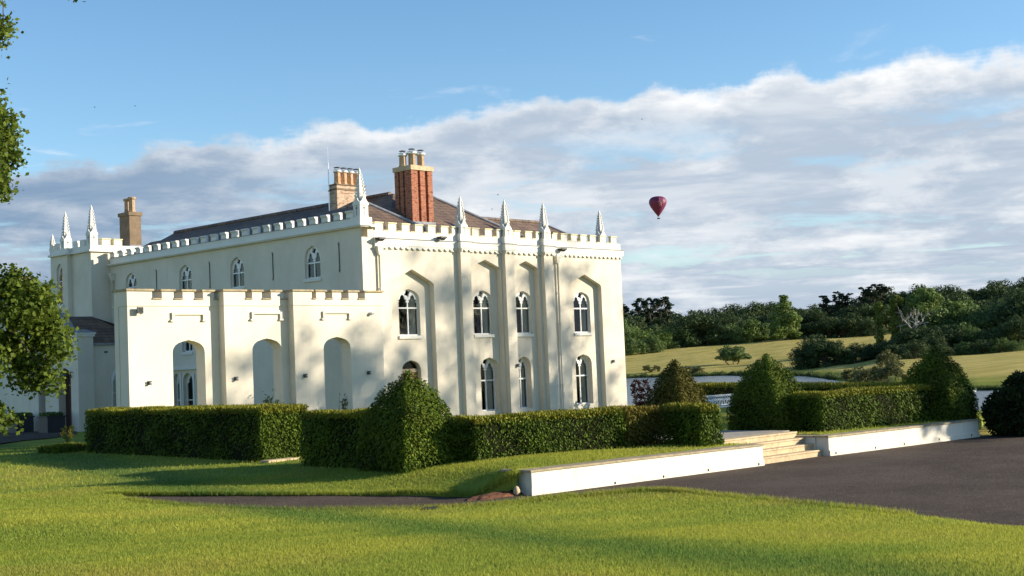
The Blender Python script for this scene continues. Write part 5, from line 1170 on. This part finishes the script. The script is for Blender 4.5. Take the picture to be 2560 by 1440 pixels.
def on_env(u, v):      # u metres to the viewer's right, v height
    r_ = np.interp(v, [p[1] for p in eprof], [p[0] for p in eprof])*1.012; a = back+u/r_; return (r_*math.cos(a), r_*math.sin(a), v)
def ribbon(pts, wd):
    mb = MB(); L_ = []
    for i in range(len(pts)-1):
        (u0, v0), (u1, v1) = pts[i], pts[i+1]; k = 4
        for s_ in range(k): L_.append((u0+(u1-u0)*s_/k, v0+(v1-v0)*s_/k))
    L_.append(pts[-1]); vs = []
    for i, (u, v) in enumerate(L_):
        a = L_[max(0, i-1)]; b = L_[min(len(L_)-1, i+1)]; t = np.array([b[0]-a[0], b[1]-a[1]]); t = t/np.linalg.norm(t); vs += [on_env(u-t[1]*wd, v+t[0]*wd), on_env(u+t[1]*wd, v-t[0]*wd)]
    return mb.add(vs, [(2*i, 2*i+2, 2*i+3, 2*i+1) for i in range(len(L_)-1)])
for pts in ([(2.3, 19.5), (2.2, 16.5)], [(.2, 15.2), (2.2, 16.4), (2.9, 15.0), (1.0, 13.2)], [(1.2, 11.6), (3.4, 13.2), (2.6, 14.6)], [(4.2, 15.6), (3.8, 13.0), (3.4, 10.8)], [(6.6, 17.0), (7.4, 15.2), (6.0, 14.6)]): ribbon(pts, .30).build('logo_stroke', M_logo, env)
MB().lathe([(.95, 1.4), (1.05, 2.3)], (0, 0, 0), 16).build('skirt', M_env, bal)
MB().box(-1.35, 1.35, -.75, .75, -1.1, .05).build('basket', M_wick, bal).rotation_euler = (0, 0, back+math.pi/2)
mb = MB()
for sx in (-1, 1):
    for sy in (-1, 1): mb.tube([(sx*.9, sy*.7, 0), (sx*.7, sy*.7, 1.5)], .03, 4)
mb.build('ropes', M_wick, bal)
M_bird = mat('dark_feathers', lambda t: pbsdf(t, (.03, .03, .035), .8))
for x, y, d, an in ((1245, 487, 150, .5), (1230, 523, 160, 1.2), (338, 265, 140, .2), (1605, 298, 170, .9), (237, 268, 150, .4)):
    p = EYE+ray(x, y)*d; b = empty('bird', tuple(p), an); tag(b, 'small dark bird flying in the open sky', 'bird', 'birds in flight')
    MB().lathe([(.005, -.12), (.025, -.06), (.032, .0), (.02, .07), (.004, .11)], (0, 0, 0), 8).build('body', M_bird, b).rotation_euler = (math.pi/2, 0, 0)
    for s_ in (-1, 1): MB().add([(0, .05, .01), (s_*.12, .03, .07), (s_*.26, -.06, .04), (s_*.11, -.03, .05), (0, -.04, .01)], [(0, 1, 3, 4), (1, 2, 3)]).build('wing', M_bird, b)
for x, y, lb in ((2434, 980, 'white swan on the open water near the grassy bank'), (1598, 944, 'white swan by the far reeds beside the house')):
    p = atz(x, y, WATER); sw = empty('swan', (p[0], p[1], WATER), .8); tag(sw, lb, 'swan'); sw.scale = (.45, .45, .45)
    o = MB().lathe([(.01, -.5), (.16, -.36), (.24, -.1), (.22, .2), (.10, .45), (.02, .55)], (0, 0, 0), 12).build('body', M_white, sw, True); o.rotation_euler = (math.pi/2, 0, 0); o.location = (0, 0, .12)
    MB().tube([(0, -.42, .16), (0, -.56, .35), (0, -.52, .6), (0, -.50, .78), (0, -.62, .84), (0, -.74, .80)], [.07, .055, .045, .04, .05, .015], 8).build('neck', M_white, sw, True)

# ------------------------------------------------------------------ grass
def blades(npts, dmin, dmax, hgt, wid, seed, amin=math.radians(-29), amax=math.radians(33), edge=None):
    rg = np.random.default_rng(seed)
    if edge is None:
        d = np.sqrt(rg.uniform(dmin**2, dmax**2, npts)); a = YAW+rg.uniform(amin, amax, npts); P = np.c_[d*np.cos(a), d*np.sin(a)]; P = P[inside(P, lawn_poly)]
    else:
        E = np.array(edge); i = rg.integers(len(E)-1, size=npts); t = rg.uniform(0, 1, (npts, 1)); P = E[i]*(1-t)+E[i+1]*t+rg.normal(0, .06, (npts, 2))
    z = lawn_z(P); n = len(P); L = hgt*rg.uniform(.5, 1.4, n); lean = rg.normal(0, .45, (n, 2))*L[:, None]; ta = rg.uniform(0, 6.28, n); s_ = np.c_[np.cos(ta), np.sin(ta)]*wid*rg.uniform(.6, 1.3, n)[:, None]
    b = np.c_[P, z-.012]; V = np.stack([b-np.c_[s_, np.zeros(n)], b+np.c_[s_, np.zeros(n)], b+np.c_[lean, L+.012]], 1).reshape(-1, 3)
    return V, np.arange(3*n).reshape(n, 3), {'rnd': rg.uniform(0, 1, n)}
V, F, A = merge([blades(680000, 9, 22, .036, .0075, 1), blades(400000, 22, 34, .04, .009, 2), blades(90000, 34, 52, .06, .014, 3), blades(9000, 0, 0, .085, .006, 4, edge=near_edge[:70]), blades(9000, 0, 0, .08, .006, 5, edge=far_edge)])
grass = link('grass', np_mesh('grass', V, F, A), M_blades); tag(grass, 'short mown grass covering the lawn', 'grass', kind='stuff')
